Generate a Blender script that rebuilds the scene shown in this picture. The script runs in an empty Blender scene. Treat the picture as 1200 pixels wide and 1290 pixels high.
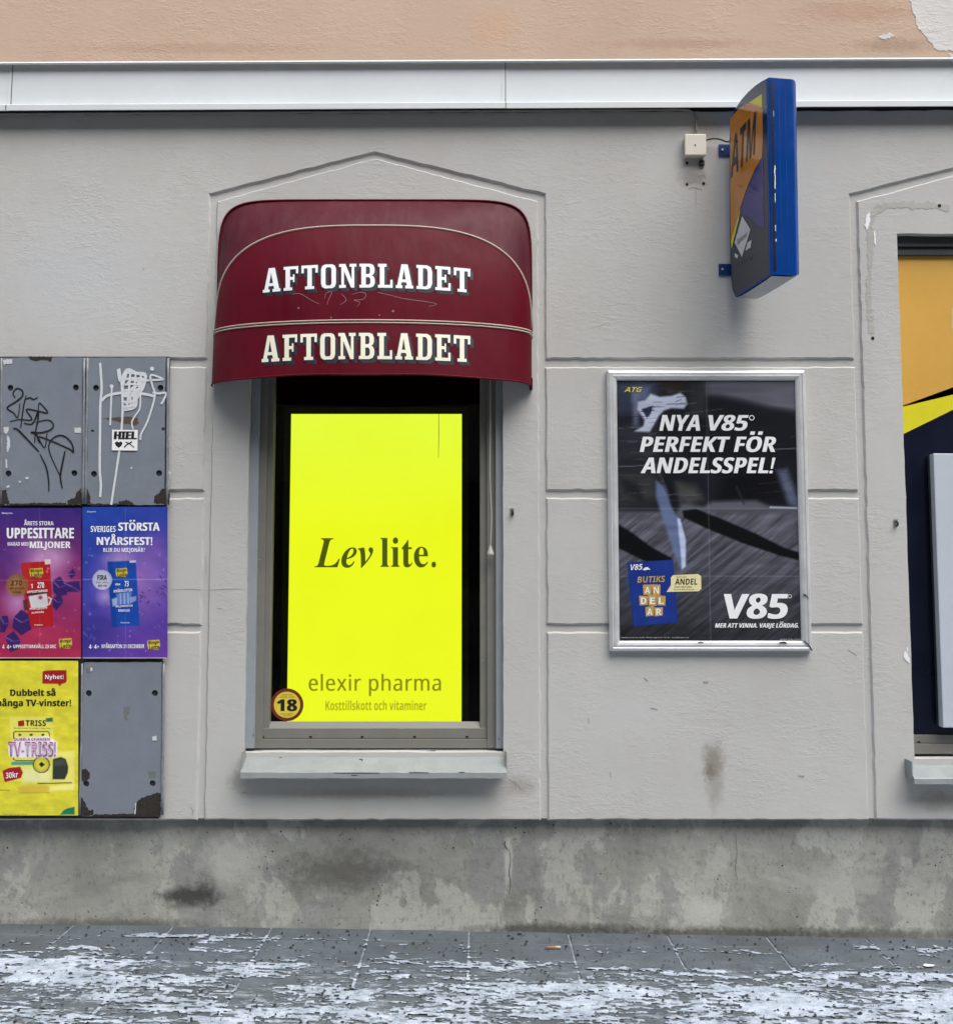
import bpy, bmesh, math, random, os
import numpy as np
from mathutils import Vector
from mathutils.geometry import tessellate_polygon
from mathutils.bvhtree import BVHTree
random.seed(7)
S = bpy.context.scene
C = S.collection
R = math.radians

# ------------------------------------------------------------------ camera, sky, sun
D, H, PITCH = 3.69, 1.321, R(4.2)
cam_d = bpy.data.cameras.new('camera'); cam = bpy.data.objects.new('camera', cam_d); C.objects.link(cam)
cam.location = (0, -D, H); cam.rotation_euler = (R(90) + PITCH, 0, 0)
cam_d.sensor_fit = 'HORIZONTAL'; cam_d.sensor_width = 36; cam_d.lens = 36
cam_d.clip_start = .05; cam_d.clip_end = 500
S.camera = cam
SUN_EL, SUN_AZ = R(60), R(145)
w = bpy.data.worlds.new('World'); S.world = w; w.use_nodes = True
wn = w.node_tree
sky = wn.nodes.new('ShaderNodeTexSky'); sky.sky_type = 'NISHITA'; sky.sun_disc = False
sky.sun_elevation = SUN_EL; sky.sun_rotation = SUN_AZ; sky.air_density = 1.0; sky.dust_density = 3.0; sky.ozone_density = 1.0
hs = wn.nodes.new('ShaderNodeHueSaturation'); hs.inputs['Saturation'].default_value = .5      # thin overcast: a paler blue
wn.links.new(sky.outputs[0], hs.inputs['Color']); wn.links.new(hs.outputs[0], wn.nodes['Background'].inputs[0])
wn.nodes['Background'].inputs[1].default_value = .12
sl = bpy.data.lights.new('sun', 'SUN'); so = bpy.data.objects.new('sun', sl); C.objects.link(so)
sl.energy = 1.6; sl.angle = R(56); sl.color = (1, .97, .93)
sd = Vector((math.sin(SUN_AZ) * math.cos(SUN_EL), math.cos(SUN_AZ) * math.cos(SUN_EL), math.sin(SUN_EL)))
so.rotation_euler = sd.to_track_quat('Z', 'Y').to_euler(); so.location = (0, -10, 12)
S.view_settings.view_transform = 'Standard'; S.view_settings.look = 'None'
S.view_settings.exposure = 1.03; S.view_settings.gamma = 1

# ------------------------------------------------------------------ helpers
CA, SA = math.cos(PITCH), math.sin(PITCH)
def ray(px, py):
    dx, dy = (px - 600) / 1200, (645 - py) / 1200
    return Vector((dx, CA - dy * SA, SA + dy * CA))
CP = Vector((0, -D, H))
def P(px, py, y=0.0):
    """the point of the vertical plane at depth y that the photograph shows at a pixel"""
    d = ray(px, py); return CP + d * ((y + D) / d.y)
def PP(px, py, p0, n):
    d = ray(px, py); return CP + d * ((p0 - CP).dot(n) / d.dot(n))
def X(px, py=640, y=0.0): return P(px, py, y).x
def Z(py, y=0.0): return P(600, py, y).z
def lin(v):
    v = v / 255.0
    return v / 12.92 if v <= .04045 else ((v + .055) / 1.055) ** 2.4
def rgb(r, g, b, k=1.0): return (lin(r) * k, lin(g) * k, lin(b) * k)

def tag(o, label=None, cat=None, group=None, kind=None):
    if label: o['label'] = label
    if cat: o['category'] = cat
    if group: o['group'] = group
    if kind: o['kind'] = kind
    return o
ORG = {}
def thing(name, label, cat, loc, group=None):
    o = bpy.data.objects.new(name, None); C.objects.link(o); o.location = loc; o.empty_display_size = .1
    ORG[o] = Vector(loc)
    return tag(o, label, cat, group)
def link(name, me, m, parent=None):
    o = bpy.data.objects.new(name, me); C.objects.link(o)
    if m is not None: me.materials.append(m)
    if parent is not None:
        o.parent = parent; ORG[o] = ORG.get(parent, Vector((0, 0, 0)))
        me.transform(__import__('mathutils').Matrix.Translation(-ORG[o]))
    return o
SPLIT = {'headline', 'small_print', 'slogan', 'bubble_text', 'badge_text', 'tag_text', 'tag_shape', 'letter', 'letter_tile', 'rust', 'scuff', 'scrape', 'smear', 'bolt_mark',
         'paint_chip', 'paint_scuff', 'drain_hole', 'screw', 'crack', 'bare_patch', 'frame_scratch', 'scratch', 'edge_groove', 'title', 'cover_strip', 'casing', 'sash', 'sticker_print', 'lettering_outline',
         'lettering', 'hem', 'piping', 'logo_text', 'emblem', 'hoop', 'lining', 'head_frame', 'bottom_frame', 'end_fold'}
class MB:
    def __init__(s): s.v = []; s.f = []; s.m = []
    def mark(s): s.m.append((len(s.v), len(s.f)))
    def face(s, pts):
        i = len(s.v); s.v += [tuple(p) for p in pts]; s.f.append(tuple(range(i, i + len(pts)))); return s
    def tris(s, pts, tr):
        i = len(s.v); s.v += [tuple(p) for p in pts]; s.f += [tuple(i + k for k in t) for t in tr]; return s
    def box(s, x0, x1, y0, y1, z0, z1, b=0.0):
        s.mark()
        bm = bmesh.new(); bmesh.ops.create_cube(bm, size=1)
        for v in bm.verts:
            v.co = ((x0 + x1) / 2 + v.co.x * (x1 - x0), (y0 + y1) / 2 + v.co.y * (y1 - y0), (z0 + z1) / 2 + v.co.z * (z1 - z0))
        if b: bmesh.ops.bevel(bm, geom=bm.edges[:], offset=b, segments=2, profile=.6, affect='EDGES')
        return s.bm(bm)
    def bm(s, bm):
        bm.verts.index_update(); s.tris([v.co[:] for v in bm.verts], [[v.index for v in f.verts] for f in bm.faces]); bm.free(); return s
    def loops(s, a, b, closed=True):
        n = len(a); i = len(s.v); s.v += [tuple(p) for p in a] + [tuple(p) for p in b]
        for k in range(n if closed else n - 1):
            q = (k + 1) % n; s.f.append((i + k, i + q, i + n + q, i + n + k))
        return s
    def tube(s, pts, r, n=8, cap=True):
        s.mark(); pts = [Vector(p) for p in pts]; rings = []
        for k, p in enumerate(pts):
            t = (pts[min(k + 1, len(pts) - 1)] - pts[max(k - 1, 0)]).normalized()
            u = t.cross(Vector((0, 1, 0)));  u = u if u.length > .1 else t.cross(Vector((1, 0, 0)))
            u.normalize(); q = t.cross(u); rr = r[k] if isinstance(r, (list, tuple)) else r
            rings.append([p + (u * math.cos(6.28318 * j / n) + q * math.sin(6.28318 * j / n)) * rr for j in range(n)])
        for a, b in zip(rings, rings[1:]): s.loops(a, b)
        if cap: s.face(rings[0]); s.face(rings[-1])
        return s
    def prism(s, outer, holes, y0, y1, back=True):
        """outline (x, z) extruded from y0 (front) to y1; holes go right through"""
        lp = [outer] + list(holes)
        tr = tessellate_polygon([[Vector((x, z, 0)) for x, z in l] for l in lp])
        fl = [p for l in lp for p in l]
        s.tris([(x, y0, z) for x, z in fl], tr)
        if back: s.tris([(x, y1, z) for x, z in fl], tr)
        for l in lp: s.loops([(x, y0, z) for x, z in l], [(x, y1, z) for x, z in l])
        return s
    def mesh(s, name, smooth=False, fix=True):
        me = bpy.data.meshes.new(name); me.from_pydata(s.v, [], s.f)
        if fix:
            bm = bmesh.new(); bm.from_mesh(me); bmesh.ops.remove_doubles(bm, verts=bm.verts[:], dist=1e-6)
            bmesh.ops.recalc_face_normals(bm, faces=bm.faces[:]); bm.to_mesh(me); bm.free()
        if smooth: me.polygons.foreach_set('use_smooth', [True] * len(me.polygons))
        me.update(); return me
    def build(s, name, m, parent=None, smooth=False, fix=True):
        if name in SPLIT and len(s.m) > 1 and s.m[0] == (0, 0):      # every piece an object of its own
            ends = s.m[1:] + [(len(s.v), len(s.f))]; first = None
            for (v0, f0), (v1, f1) in zip(s.m, ends):
                q = MB(); q.v = s.v[v0:v1]; q.f = [tuple(i - v0 for i in f) for f in s.f[f0:f1]]
                if q.f: o = link(name, q.mesh(name, smooth, fix), m, parent); first = first or o
            return first
        return link(name, s.mesh(name, smooth, fix), m, parent)

def offset(poly, d):
    """miter offset of a closed (x, z) outline; positive grows a counter-clockwise one"""
    n = len(poly); out = []
    ar = sum(poly[i][0] * poly[(i + 1) % n][1] - poly[(i + 1) % n][0] * poly[i][1] for i in range(n))
    sg = 1 if ar > 0 else -1
    for i in range(n):
        a, b, c = (Vector(poly[i - 1]), Vector(poly[i]), Vector(poly[(i + 1) % n]))
        e1 = (b - a).normalized(); e2 = (c - b).normalized()
        n1 = Vector((e1.y, -e1.x)) * sg; n2 = Vector((e2.y, -e2.x)) * sg
        m = (n1 + n2); m = m / max(m.length_squared, .2) * 2
        out.append((b.x + m.x * d, b.y + m.y * d))
    return out
def sub(poly, step=.03, jit=.0011):
    out = []; n = len(poly)
    for i in range(n):
        a, b = Vector(poly[i]), Vector(poly[(i + 1) % n]); L = (b - a).length
        k = max(1, min(160, int(L / step)))
        for j in range(k):
            p = a.lerp(b, j / k); out.append((p.x + random.gauss(0, jit) * (L > .1), p.y + random.gauss(0, jit) * (L > .1)))
    return out
def smooth_path(pts, k=6):
    out = []; n = len(pts)
    for i in range(n - 1):
        p0, p1, p2, p3 = [Vector(pts[max(0, min(n - 1, j))]) for j in (i - 1, i, i + 1, i + 2)]
        for j in range(k):
            t = j / k
            out.append(.5 * (2 * p1 + (p2 - p0) * t + (2 * p0 - 5 * p1 + 4 * p2 - p3) * t * t + (3 * p1 - p0 - 3 * p2 + p3) * t ** 3))
    out.append(Vector(pts[-1])); return out
def ribbon(mb, pts, wpx, f, taper=False):
    """a brush stroke through pixel points; f turns a pixel into a point of the surface"""
    mb.mark(); pts = smooth_path(pts); L, Rr = [], []
    for k, p in enumerate(pts):
        t = (pts[min(k + 1, len(pts) - 1)] - pts[max(0, k - 1)])
        t = t.normalized() if t.length > 1e-6 else Vector((1, 0)); nrm = Vector((-t.y, t.x))
        ww = wpx * (.55 + .45 * math.sin(math.pi * (k + 1) / (len(pts) + 1))) if taper else wpx
        L.append(f(*(p + nrm * ww / 2))); Rr.append(f(*(p - nrm * ww / 2)))
    mb.loops(L, Rr, closed=False)

# ---- numpy value noise
def vnoise(x, y, seed=0):
    xi = np.floor(x).astype(np.int64); yi = np.floor(y).astype(np.int64); fx = x - xi; fy = y - yi
    fx = fx * fx * (3 - 2 * fx); fy = fy * fy * (3 - 2 * fy)
    def h(a, b):
        n = (a * 374761393 + b * 668265263 + seed * 1442695041) & 0xffffffff
        n = ((n ^ (n >> 13)) * 1274126177) & 0xffffffff
        return ((n ^ (n >> 16)) & 0xffff) / 65535.0
    return (h(xi, yi) * (1 - fx) + h(xi + 1, yi) * fx) * (1 - fy) + (h(xi, yi + 1) * (1 - fx) + h(xi + 1, yi + 1) * fx) * fy
def fbm(x, y, o=4, seed=0):
    r = 0; a = .5
    for k in range(o): r = r + a * vnoise(x * 2 ** k + k * 17.3, y * 2 ** k + k * 9.1, seed + k); a *= .5
    return r

# ---- materials
def mnew(name):
    m = bpy.data.materials.new(name); m.use_nodes = True; nt = m.node_tree
    return m, nt, nt.nodes['Principled BSDF']
class NT:
    def __init__(s, nt): s.nt = nt; s.tc = nt.nodes.new('ShaderNodeTexCoord').outputs['Object']
    def n(s, t, ins=None, **pr):
        nd = s.nt.nodes.new(t)
        for k, v in pr.items(): setattr(nd, k, v)
        for k, v in (ins or {}).items():
            if hasattr(v, 'is_output'): s.nt.links.new(v, nd.inputs[k])
            else: nd.inputs[k].default_value = v
        return nd
    def map(s, scale=(1, 1, 1), loc=(0, 0, 0), rot=(0, 0, 0)):
        return s.n('ShaderNodeMapping', {0: s.tc, 1: loc, 2: rot, 3: scale}).outputs[0]
    def noise(s, scale, detail=4, rough=.55, vec=None, dist=0):
        return s.n('ShaderNodeTexNoise', {'Vector': vec if vec is not None else s.tc, 'Scale': scale, 'Detail': detail, 'Roughness': rough, 'Distortion': dist}).outputs[0]
    def ramp(s, fac, a, b, lo=0.0, hi=1.0):
        return s.n('ShaderNodeMapRange', {0: fac, 1: a, 2: b, 3: lo, 4: hi}, clamp=True).outputs[0]
    def mix(s, fac, a, b, mode='MIX'):
        nd = s.n('ShaderNodeMix', data_type='RGBA', blend_type=mode)
        for k, v in ((0, fac), (6, a), (7, b)):
            if hasattr(v, 'is_output'): s.nt.links.new(v, nd.inputs[k])
            else: nd.inputs[k].default_value = (*v, 1) if isinstance(v, tuple) and len(v) == 3 else v
        return nd.outputs[2]
    def math(s, op, a, b=0.0):
        return s.n('ShaderNodeMath', {0: a, 1: b}, operation=op).outputs[0]
    def bump(s, h, dist, strength=1.0, nrm=None):
        ins = {'Height': h, 'Distance': dist, 'Strength': strength}
        if nrm is not None: ins['Normal'] = nrm
        return s.n('ShaderNodeBump', ins).outputs[0]
def simple(name, col, rough=.5, metal=0.0, var=.08, scale=12, bump=0.0, bscale=80, emit=0, spec=.5):
    m, nt, b = mnew(name); T = NT(nt)
    n1 = T.noise(scale, 5); n2 = T.noise(scale * 9, 3)
    f = T.ramp(T.math('ADD', T.math('MULTIPLY', n1, .7), T.math('MULTIPLY', n2, .3)), .35, .65)
    lo = tuple(c * (1 - var) for c in col); hi = tuple(min(1, c * (1 + var)) for c in col)
    nt.links.new(T.mix(f, lo, hi), b.inputs['Base Color'])
    nt.links.new(T.ramp(n1, .3, .7, max(0, rough - .06), min(1, rough + .06)), b.inputs['Roughness'])
    b.inputs['Metallic'].default_value = metal; b.inputs['Specular IOR Level'].default_value = spec
    if bump: nt.links.new(T.bump(T.noise(bscale, 4), bump), b.inputs['Normal'])
    if emit:
        b.inputs['Emission Color'].default_value = (*col, 1); b.inputs['Emission Strength'].default_value = emit
    return m
def stain(T, col, cx, cz, rx, rz, c, k, ns=34):
    """a stain with a ragged edge at a fixed place of the surface"""
    sx = T.n('ShaderNodeSeparateXYZ', {0: T.tc})
    dx = T.math('DIVIDE', T.math('SUBTRACT', sx.outputs[0], cx), rx); dz = T.math('DIVIDE', T.math('SUBTRACT', sx.outputs[2], cz), rz)
    r = T.math('SQRT', T.math('ADD', T.math('MULTIPLY', dx, dx), T.math('MULTIPLY', dz, dz)))
    r = T.math('ADD', r, T.math('MULTIPLY', T.math('SUBTRACT', T.noise(ns, 6, .7), .5), 1.5))
    return T.mix(T.ramp(r, 1.0, .35, 0, k), col, c)
def plaster(name, col, var, rough_amt, stains=(), stroke=.35, warm=None):
    m, nt, b = mnew(name); T = NT(nt)
    f = T.ramp(T.noise(1.3, 6, .6), .3, .7)
    c = T.mix(f, tuple(x * (1 - var) for x in col), tuple(x * (1 + var) for x in col))
    if warm: c = T.mix(T.ramp(T.noise(3.1, 5, .65, T.map((1, 1, .6), (3, 1, 7))), .48, .72, 0, .6), c, warm)
    c = T.mix(T.ramp(T.noise(45, 5, .7, T.map((.5, 1, 1))), .58, .78, 0, .22), c, tuple(x * .7 for x in col))
    c = T.mix(T.ramp(T.noise(9, 7, .75, T.map((1, 1, .35), (5, 0, 2))), .60, .80, 0, .25), c, tuple(x * .72 for x in col))
    for s_ in stains: c = stain(T, c, *s_)
    nt.links.new(c, b.inputs['Base Color']); b.inputs['Roughness'].default_value = .85; b.inputs['Specular IOR Level'].default_value = .25
    st = T.noise(26, 5, .62, T.map((stroke, 1, 1), rot=(0, R(12), 0)), 1.2)
    st2 = T.noise(85, 4, .6, T.map((.45, 1, 1), rot=(0, R(-18), 0)), .8)
    fine = T.noise(330, 3, .6)
    pm_ = T.ramp(T.noise(4.5, 4, .6, T.map((1, 1, 1), (8, 3, 5))), .40, .66, .18, 1.0)
    h = T.math('ADD', T.math('MULTIPLY', T.math('ADD', T.math('MULTIPLY', T.ramp(st, .46, .80), .55), T.math('MULTIPLY', T.ramp(st2, .46, .76), .5)), pm_), T.math('MULTIPLY', fine, .16))
    h = T.math('ADD', h, T.math('MULTIPLY', T.noise(6, 3, .5), .9))
    nt.links.new(T.bump(h, rough_amt, .62), b.inputs['Normal'])
    return m
def concrete(name):
    m, nt, b = mnew(name); T = NT(nt)
    base = T.mix(T.ramp(T.noise(2.2, 6, .62), .32, .68), rgb(128, 129, 124), rgb(168, 169, 161))
    pt = T.ramp(T.noise(3.4, 7, .58, T.map((1.2, 1, .8), (9, 2, 4)), .15), 515e-3, .545, 0, .6)
    base = T.mix(pt, base, rgb(184, 185, 178))
    pt2 = T.ramp(T.noise(2.7, 7, .6, T.map((1.4, 1, .9), (2, 7, 1)), .1), .53, .56, 0, .7)
    base = T.mix(pt2, base, rgb(140, 142, 140))
    base = T.mix(T.ramp(T.noise(5, 8, .75, T.map((.55, 1, 1.2), (4, 4, 4))), .52, .74, 0, .55), base, rgb(89, 89, 84))
    base = T.mix(T.ramp(T.noise(60, 5, .7, T.map((1, 1, .6))), .54, .70, 0, .55), base, rgb(101, 100, 96))
    vo = T.n('ShaderNodeTexVoronoi', {'Vector': T.map(), 'Scale': 42.0, 'Randomness': 1.0})
    pit = T.math('MULTIPLY', T.ramp(vo.outputs['Distance'], .17, .10), T.ramp(T.noise(7, 3), .54, .66))
    base = T.mix(pit, base, rgb(45, 45, 43))
    for px, py, rx, rz, cc, k in ((238, 1130, .15, .050, rgb(59, 59, 56), .9), (260, 1118, .05, .09, rgb(68, 68, 66), .7), (430, 1100, .3, .1, rgb(94, 93, 89), .75),
                                  (700, 1172, .45, .035, rgb(70, 69, 65), .8), (900, 1176, .6, .03, rgb(75, 74, 68), .8), (1100, 1178, .5, .03, rgb(80, 78, 73), .7), (130, 1165, .5, .03, rgb(84, 84, 77), .7),
                                  (290, 1085, .16, .12, rgb(182, 183, 176), .8), (885, 1148, .12, .06, rgb(190, 192, 186), .75), (640, 1085, .02, .12, rgb(196, 197, 191), .7), (1040, 1110, .25, .07, rgb(173, 175, 169), .6)):
        q = P(px, py, .03); base = stain(T, base, q.x, q.z, rx, rz, cc, k)
    nt.links.new(base, b.inputs['Base Color']); b.inputs['Roughness'].default_value = .9; b.inputs['Specular IOR Level'].default_value = .25
    h = T.math('SUBTRACT', T.math('ADD', T.noise(18, 7, .65), T.math('MULTIPLY', pt, .3)), T.math('MULTIPLY', pit, .8))
    nt.links.new(T.bump(h, .006, .7), b.inputs['Normal']); return m
def vcol(name, rough=.45, k=1.0, bump=.0, spec=.4):
    m, nt, b = mnew(name); T = NT(nt)
    a = T.n('ShaderNodeVertexColor', layer_name='print').outputs[0]
    nt.links.new(T.mix(T.ramp(T.noise(30, 5), .3, .7, 0, .15), a, tuple((.8,) * 3), 'MULTIPLY'), b.inputs['Base Color'])
    b.inputs['Roughness'].default_value = rough; b.inputs['Specular IOR Level'].default_value = spec
    if bump: nt.links.new(T.bump(T.noise(40, 5), bump), b.inputs['Normal'])
    return m
M = {}
st_wall = [(P(px, py).x, P(px, py).z, rx, rz, rgb(*c), k) for px, py, rx, rz, c, k in (
    (898, 958, .052, .085, (132, 125, 114), .75), (900, 985, .045, .13, (150, 144, 134), .6), (894, 972, .03, .04, (118, 112, 102), .6), (873, 225, .075, .045, (140, 136, 132), .6), (300, 985, .05, .05, (140, 140, 132), .6), (655, 990, .08, .05, (148, 142, 134), .5),
    (1180, 1010, .10, .05, (146, 138, 128), .5), (460, 1000, .35, .03, (160, 152, 142), .5), (890, 165, .10, .05, (168, 160, 150), .5), (1130, 780, .10, .3, (206, 204, 200), .3),
    (100, 350, .5, .35, (200, 203, 207), .5), (800, 900, .25, .12, (202, 203, 203), .4))]  # large left patch: brighter bluish light painted into the plaster colour
WALLC = rgb(194, 194, 191)
M['wall'] = plaster('grey_plaster', WALLC, .06, .0024, st_wall, warm=rgb(189, 186, 180))
st_wall += [(P(px, py).x, P(px, py).z, rx, rz, rgb(*c), k) for px, py, rx, rz, c, k in (
    (318, 1008, .02, .09, (158, 152, 142), .5), (628, 1004, .018, .08, (156, 150, 140), .5), (1152, 1012, .02, .06, (150, 144, 134), .5), (914, 390, .03, .12, (176, 172, 165), .4), (690, 820, .03, .3, (180, 177, 170), .35),
    (232, 900, .05, .2, (180, 178, 172), .35), (850, 870, .2, .03, (180, 177, 171), .35), (560, 212, .3, .03, (182, 178, 170), .3), (1050, 560, .05, .3, (180, 177, 171), .3), (720, 1015, .4, .03, (176, 172, 165), .4), (240, 470, .06, .06, (172, 168, 161), .35))]
M['peach'] = plaster('peach_plaster', rgb(206, 180, 158), .06, .0028, [(P(px, py).x, P(px, py).z, rx, rz, rgb(*c), k) for px, py, rx, rz, c, k in (
    (1120, 62, .2, .04, (172, 148, 128), .7), (860, 60, .4, .03, (186, 152, 130), .6), (250, 66, .6, .03, (190, 160, 138), .6), (620, 40, .12, .10, (212, 176, 148), .6), (1075, 20, .3, .06, (188, 150, 126), .5))], warm=rgb(210, 188, 166))
M['chip'] = plaster('bare_plaster', rgb(222, 220, 216), .08, .004)
M['plinth'] = concrete('plinth_concrete')
M['glue'] = plaster('glue_residue', rgb(182, 181, 174), .08, .003)
M['flash'] = simple('painted_sheet_metal', rgb(216, 222, 225), .5, 0, .03, 3)
M['crack'] = simple('crack_dark', rgb(74, 72, 69), .9, 0, .3, 80)  # dark tone of the plinth cracks
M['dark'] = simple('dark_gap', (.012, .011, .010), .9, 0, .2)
M['black'] = simple('black_interior', (.011, .012, .010), .9, 0, .5, 5, spec=.05)
M['frame_blue'] = simple('aluminium_cover', rgb(150, 158, 165), .45, 0.0, .05, 6)
M['frame'] = simple('grey_frame', rgb(124, 123, 117), .5, 0.0, .06, 8)
M['sill'] = simple('sill_metal', rgb(146, 152, 153), .45, 0.0, .10, 14, .001, 30)
M['vinyl'] = simple('burgundy_vinyl', (.098, .0026, .0135), .5, 0, .08, 5, .0015, 14, spec=.14)
M['vinyl_skylit_fade'] = simple('skylit_faded_vinyl', (.078, .011, .021), .45, 0, .14, 9, .0015, 14, spec=.22)
def vinyl(name, col, fade, amt):
    m, nt, b = mnew(name); T = NT(nt)
    c = T.mix(T.ramp(T.noise(4, 5), .35, .65), tuple(x * .88 for x in col), tuple(x * 1.1 for x in col))
    c = T.mix(T.ramp(T.noise(7, 6, .7, T.map((2.4, 1, .22))), .48, .74, 0, amt), c, fade)
    c = T.mix(T.ramp(T.noise(26, 6, .75, T.map((1, 1, .5))), .58, .80, 0, .3), c, tuple(x * .5 for x in col))
    nt.links.new(c, b.inputs['Base Color']); nt.links.new(T.ramp(T.noise(9, 4), .3, .7, .40, .58), b.inputs['Roughness']); b.inputs['Specular IOR Level'].default_value = .13
    h = T.math('ADD', T.math('MULTIPLY', T.noise(5.5, 3, .5, T.map((1.5, 1, .6))), 1.0), T.math('MULTIPLY', T.noise(420, 2), .02))
    nt.links.new(T.bump(h, .012, .5), b.inputs['Normal']); return m
M['vinyl'] = vinyl('burgundy_vinyl', (.112, .0022, .0118), (.100, .012, .021), .45)
M['vinyl_skylit_fade'] = vinyl('skylit_faded_vinyl', (.086, .011, .022), (.115, .038, .048), .7)  # hood: fading plus sky reflection painted into a paler, greyer tone
M['piping'] = simple('cream_piping', rgb(196, 178, 164), .5, 0, .08)
M['white'] = simple('white_paint', rgb(244, 245, 247), .5, 0, .03)
M['cream'] = simple('shaded_white_paint', rgb(242, 238, 218), .5, 0, .03)  # valance letters: white turned creamier to paint in their weaker skylight
M['navy_ink'] = simple('shadow_ink', (.016, .022, .034), .5, 0, .25, 30)
M['ink'] = simple('black_ink', (.010, .010, .011), .5, 0, .1)
M['alu'] = simple('brushed_aluminium', (.74, .75, .77), .42, .5, .06, 20)
M['steel'] = simple('dull_steel', (.30, .30, .30), .5, .7, .2, 60)
M['panel'] = simple('grey_painted_steel', rgb(124, 132, 143), .5, 0, .06, 9, .0008, 40)
M['rim'] = simple('panel_rim', rgb(128, 132, 138), .5, 0, .22, 30)
M['rust'] = simple('dark_rust', (.028, .022, .018), .9, 0, .45, 40, .003, 120)
M['board'] = simple('rusty_backing', (.045, .042, .040), .85, 0, .4, 25)
M['scuff'] = simple('white_scuff', rgb(205, 208, 212), .6, 0, .08, 60)
M['brownscrape'] = simple('brown_scrape', rgb(86, 72, 58), .8, 0, .2, 60)
M['spray'] = simple('white_marker', rgb(214, 218, 222), .5, 0, .06, 50)
M['cream_plastic'] = simple('cream_plastic', rgb(218, 214, 202), .4, 0, .03)
M['cable'] = simple('grey_cable', rgb(150, 144, 138), .6, 0, .1)
M['blue'] = simple('blue_enamel', (.001, .050, .270), .16, 0, .06, 10)
M['underside_sheen'] = simple('snowlit_underside', rgb(150, 154, 162), .2, 0, .08, 20)
M['bluebr'] = simple('blue_bracket', (.006, .035, .16), .35, 0, .1)
M['orange'] = simple('orange_film', rgb(220, 172, 82), .35, 0, .05, 3)
M['yellow'] = simple('yellow_film', rgb(228, 218, 44), .35, 0, .04, 4)
M['navy'] = simple('navy_film', rgb(8, 16, 38), .3, 0, .12, 4)
M['purple'] = simple('purple_film', rgb(48, 44, 124), .08, 0, .06)
M['tan'] = simple('tan_patch', rgb(205, 158, 110), .5, 0, .1)
M['signorange'] = simple('sign_orange', rgb(196, 128, 52), .08, 0, .08, 12)
M['signnavy'] = simple('sign_navy', rgb(28, 36, 60), .08, 0, .08)
M['whitepanel'] = simple('white_sheet', rgb(196, 204, 214), .35, 0, .03, 2)
M['gasket'] = simple('dark_gasket', rgb(60, 66, 66), .5, 0, .1)
M['red'] = simple('red_print', rgb(160, 28, 36), .45, 0, .05)
M['green'] = simple('green_print', rgb(30, 120, 85), .45, 0, .05)
M['gold'] = simple('gold_print', rgb(196, 160, 90), .45, 0, .15, 60)
M['pyellow'] = simple('yellow_print', rgb(228, 206, 70), .45, 0, .05)
M['paleyellow'] = simple('pale_yellow_print', rgb(232, 222, 170), .45, 0, .05)
M['pink'] = simple('pink_print', rgb(190, 120, 180), .45, 0, .05)
M['brownring'] = simple('brown_ring', rgb(112, 44, 26), .45, 0, .06)
M['screen_ink'] = simple('screen_text', (.05, .065, .003), .5, 0, .0, emit=.55)
M['screen_ink2'] = simple('screen_text_light', (.16, .16, .004), .5, 0, .0, emit=.6)
def screenmat():
    m, nt, b = mnew('yellow_screen'); T = NT(nt); z_ = T.n('ShaderNodeSeparateXYZ', {0: T.tc}).outputs[2]
    c = T.mix(T.ramp(z_, .75, 1.25), (.88, .97, .012), (.80, 1.0, .050)); c = T.mix(T.ramp(T.noise(3.2, 3), .40, .70, 0, .35), c, (.80, .90, .012))
    nt.links.new(c, b.inputs['Emission Color']); b.inputs['Emission Strength'].default_value = .505; b.inputs['Base Color'].default_value = (.02, .02, .005, 1); b.inputs['Roughness'].default_value = .3; return m
M['screen'] = screenmat()
M['screen_ink3'] = simple('screen_text_pale', (.30, .30, .006), .5, 0, .0, emit=.5)
M['butt'] = simple('cigarette_paper', rgb(205, 190, 160), .7)
M['filter'] = simple('cigarette_filter', rgb(158, 122, 84), .8)
def glass():
    m, nt, b = mnew('window_glass'); nt.nodes.remove(b)
    T = NT(nt); t = T.n('ShaderNodeBsdfTransparent', {0: (.96, .98, .97, 1)}); g = T.n('ShaderNodeBsdfGlossy', {0: (1, 1, 1, 1), 1: .02})
    fr = T.n('ShaderNodeFresnel', {0: 1.45}); mx = T.n('ShaderNodeMixShader', {0: fr.outputs[0], 1: t.outputs[0], 2: g.outputs[0]})
    nt.links.new(mx.outputs[0], nt.nodes['Material Output'].inputs[0]); return m
M['glass'] = glass()

# ------------------------------------------------------------------ lettering
FD = bpy.utils.system_resource('DATAFILES', path='fonts')
def font(f):
    try: return bpy.data.fonts.load(os.path.join(FD, f))
    except Exception: return None
FONTS = {'math': font('NotoSansMath-Regular.woff2')}
_tc = {}
def raw(s, shear=0.0, space=1.0):
    c = bpy.data.curves.new('lettering', 'FONT'); c.body = s; c.resolution_u = 4
    if FONTS['math']: c.font = FONTS['math']
    c.shear = shear; c.space_character = space
    o = bpy.data.objects.new('lettering', c); C.objects.link(o); bpy.context.view_layer.update()
    dg = bpy.context.evaluated_depsgraph_get(); e = o.evaluated_get(dg); me = e.to_mesh(); me.calc_loop_triangles()
    v = np.array([q.co[:2] for q in me.vertices]).reshape(-1, 2); t = [tuple(x.vertices) for x in me.loop_triangles]
    e.to_mesh_clear(); bpy.data.objects.remove(o); bpy.data.curves.remove(c); return v, t
ACC = {'Å': 'Ao', 'Ä': 'A:', 'Ö': 'O:', 'å': 'ao', 'ä': 'a:', 'ö': 'o:'}
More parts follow.
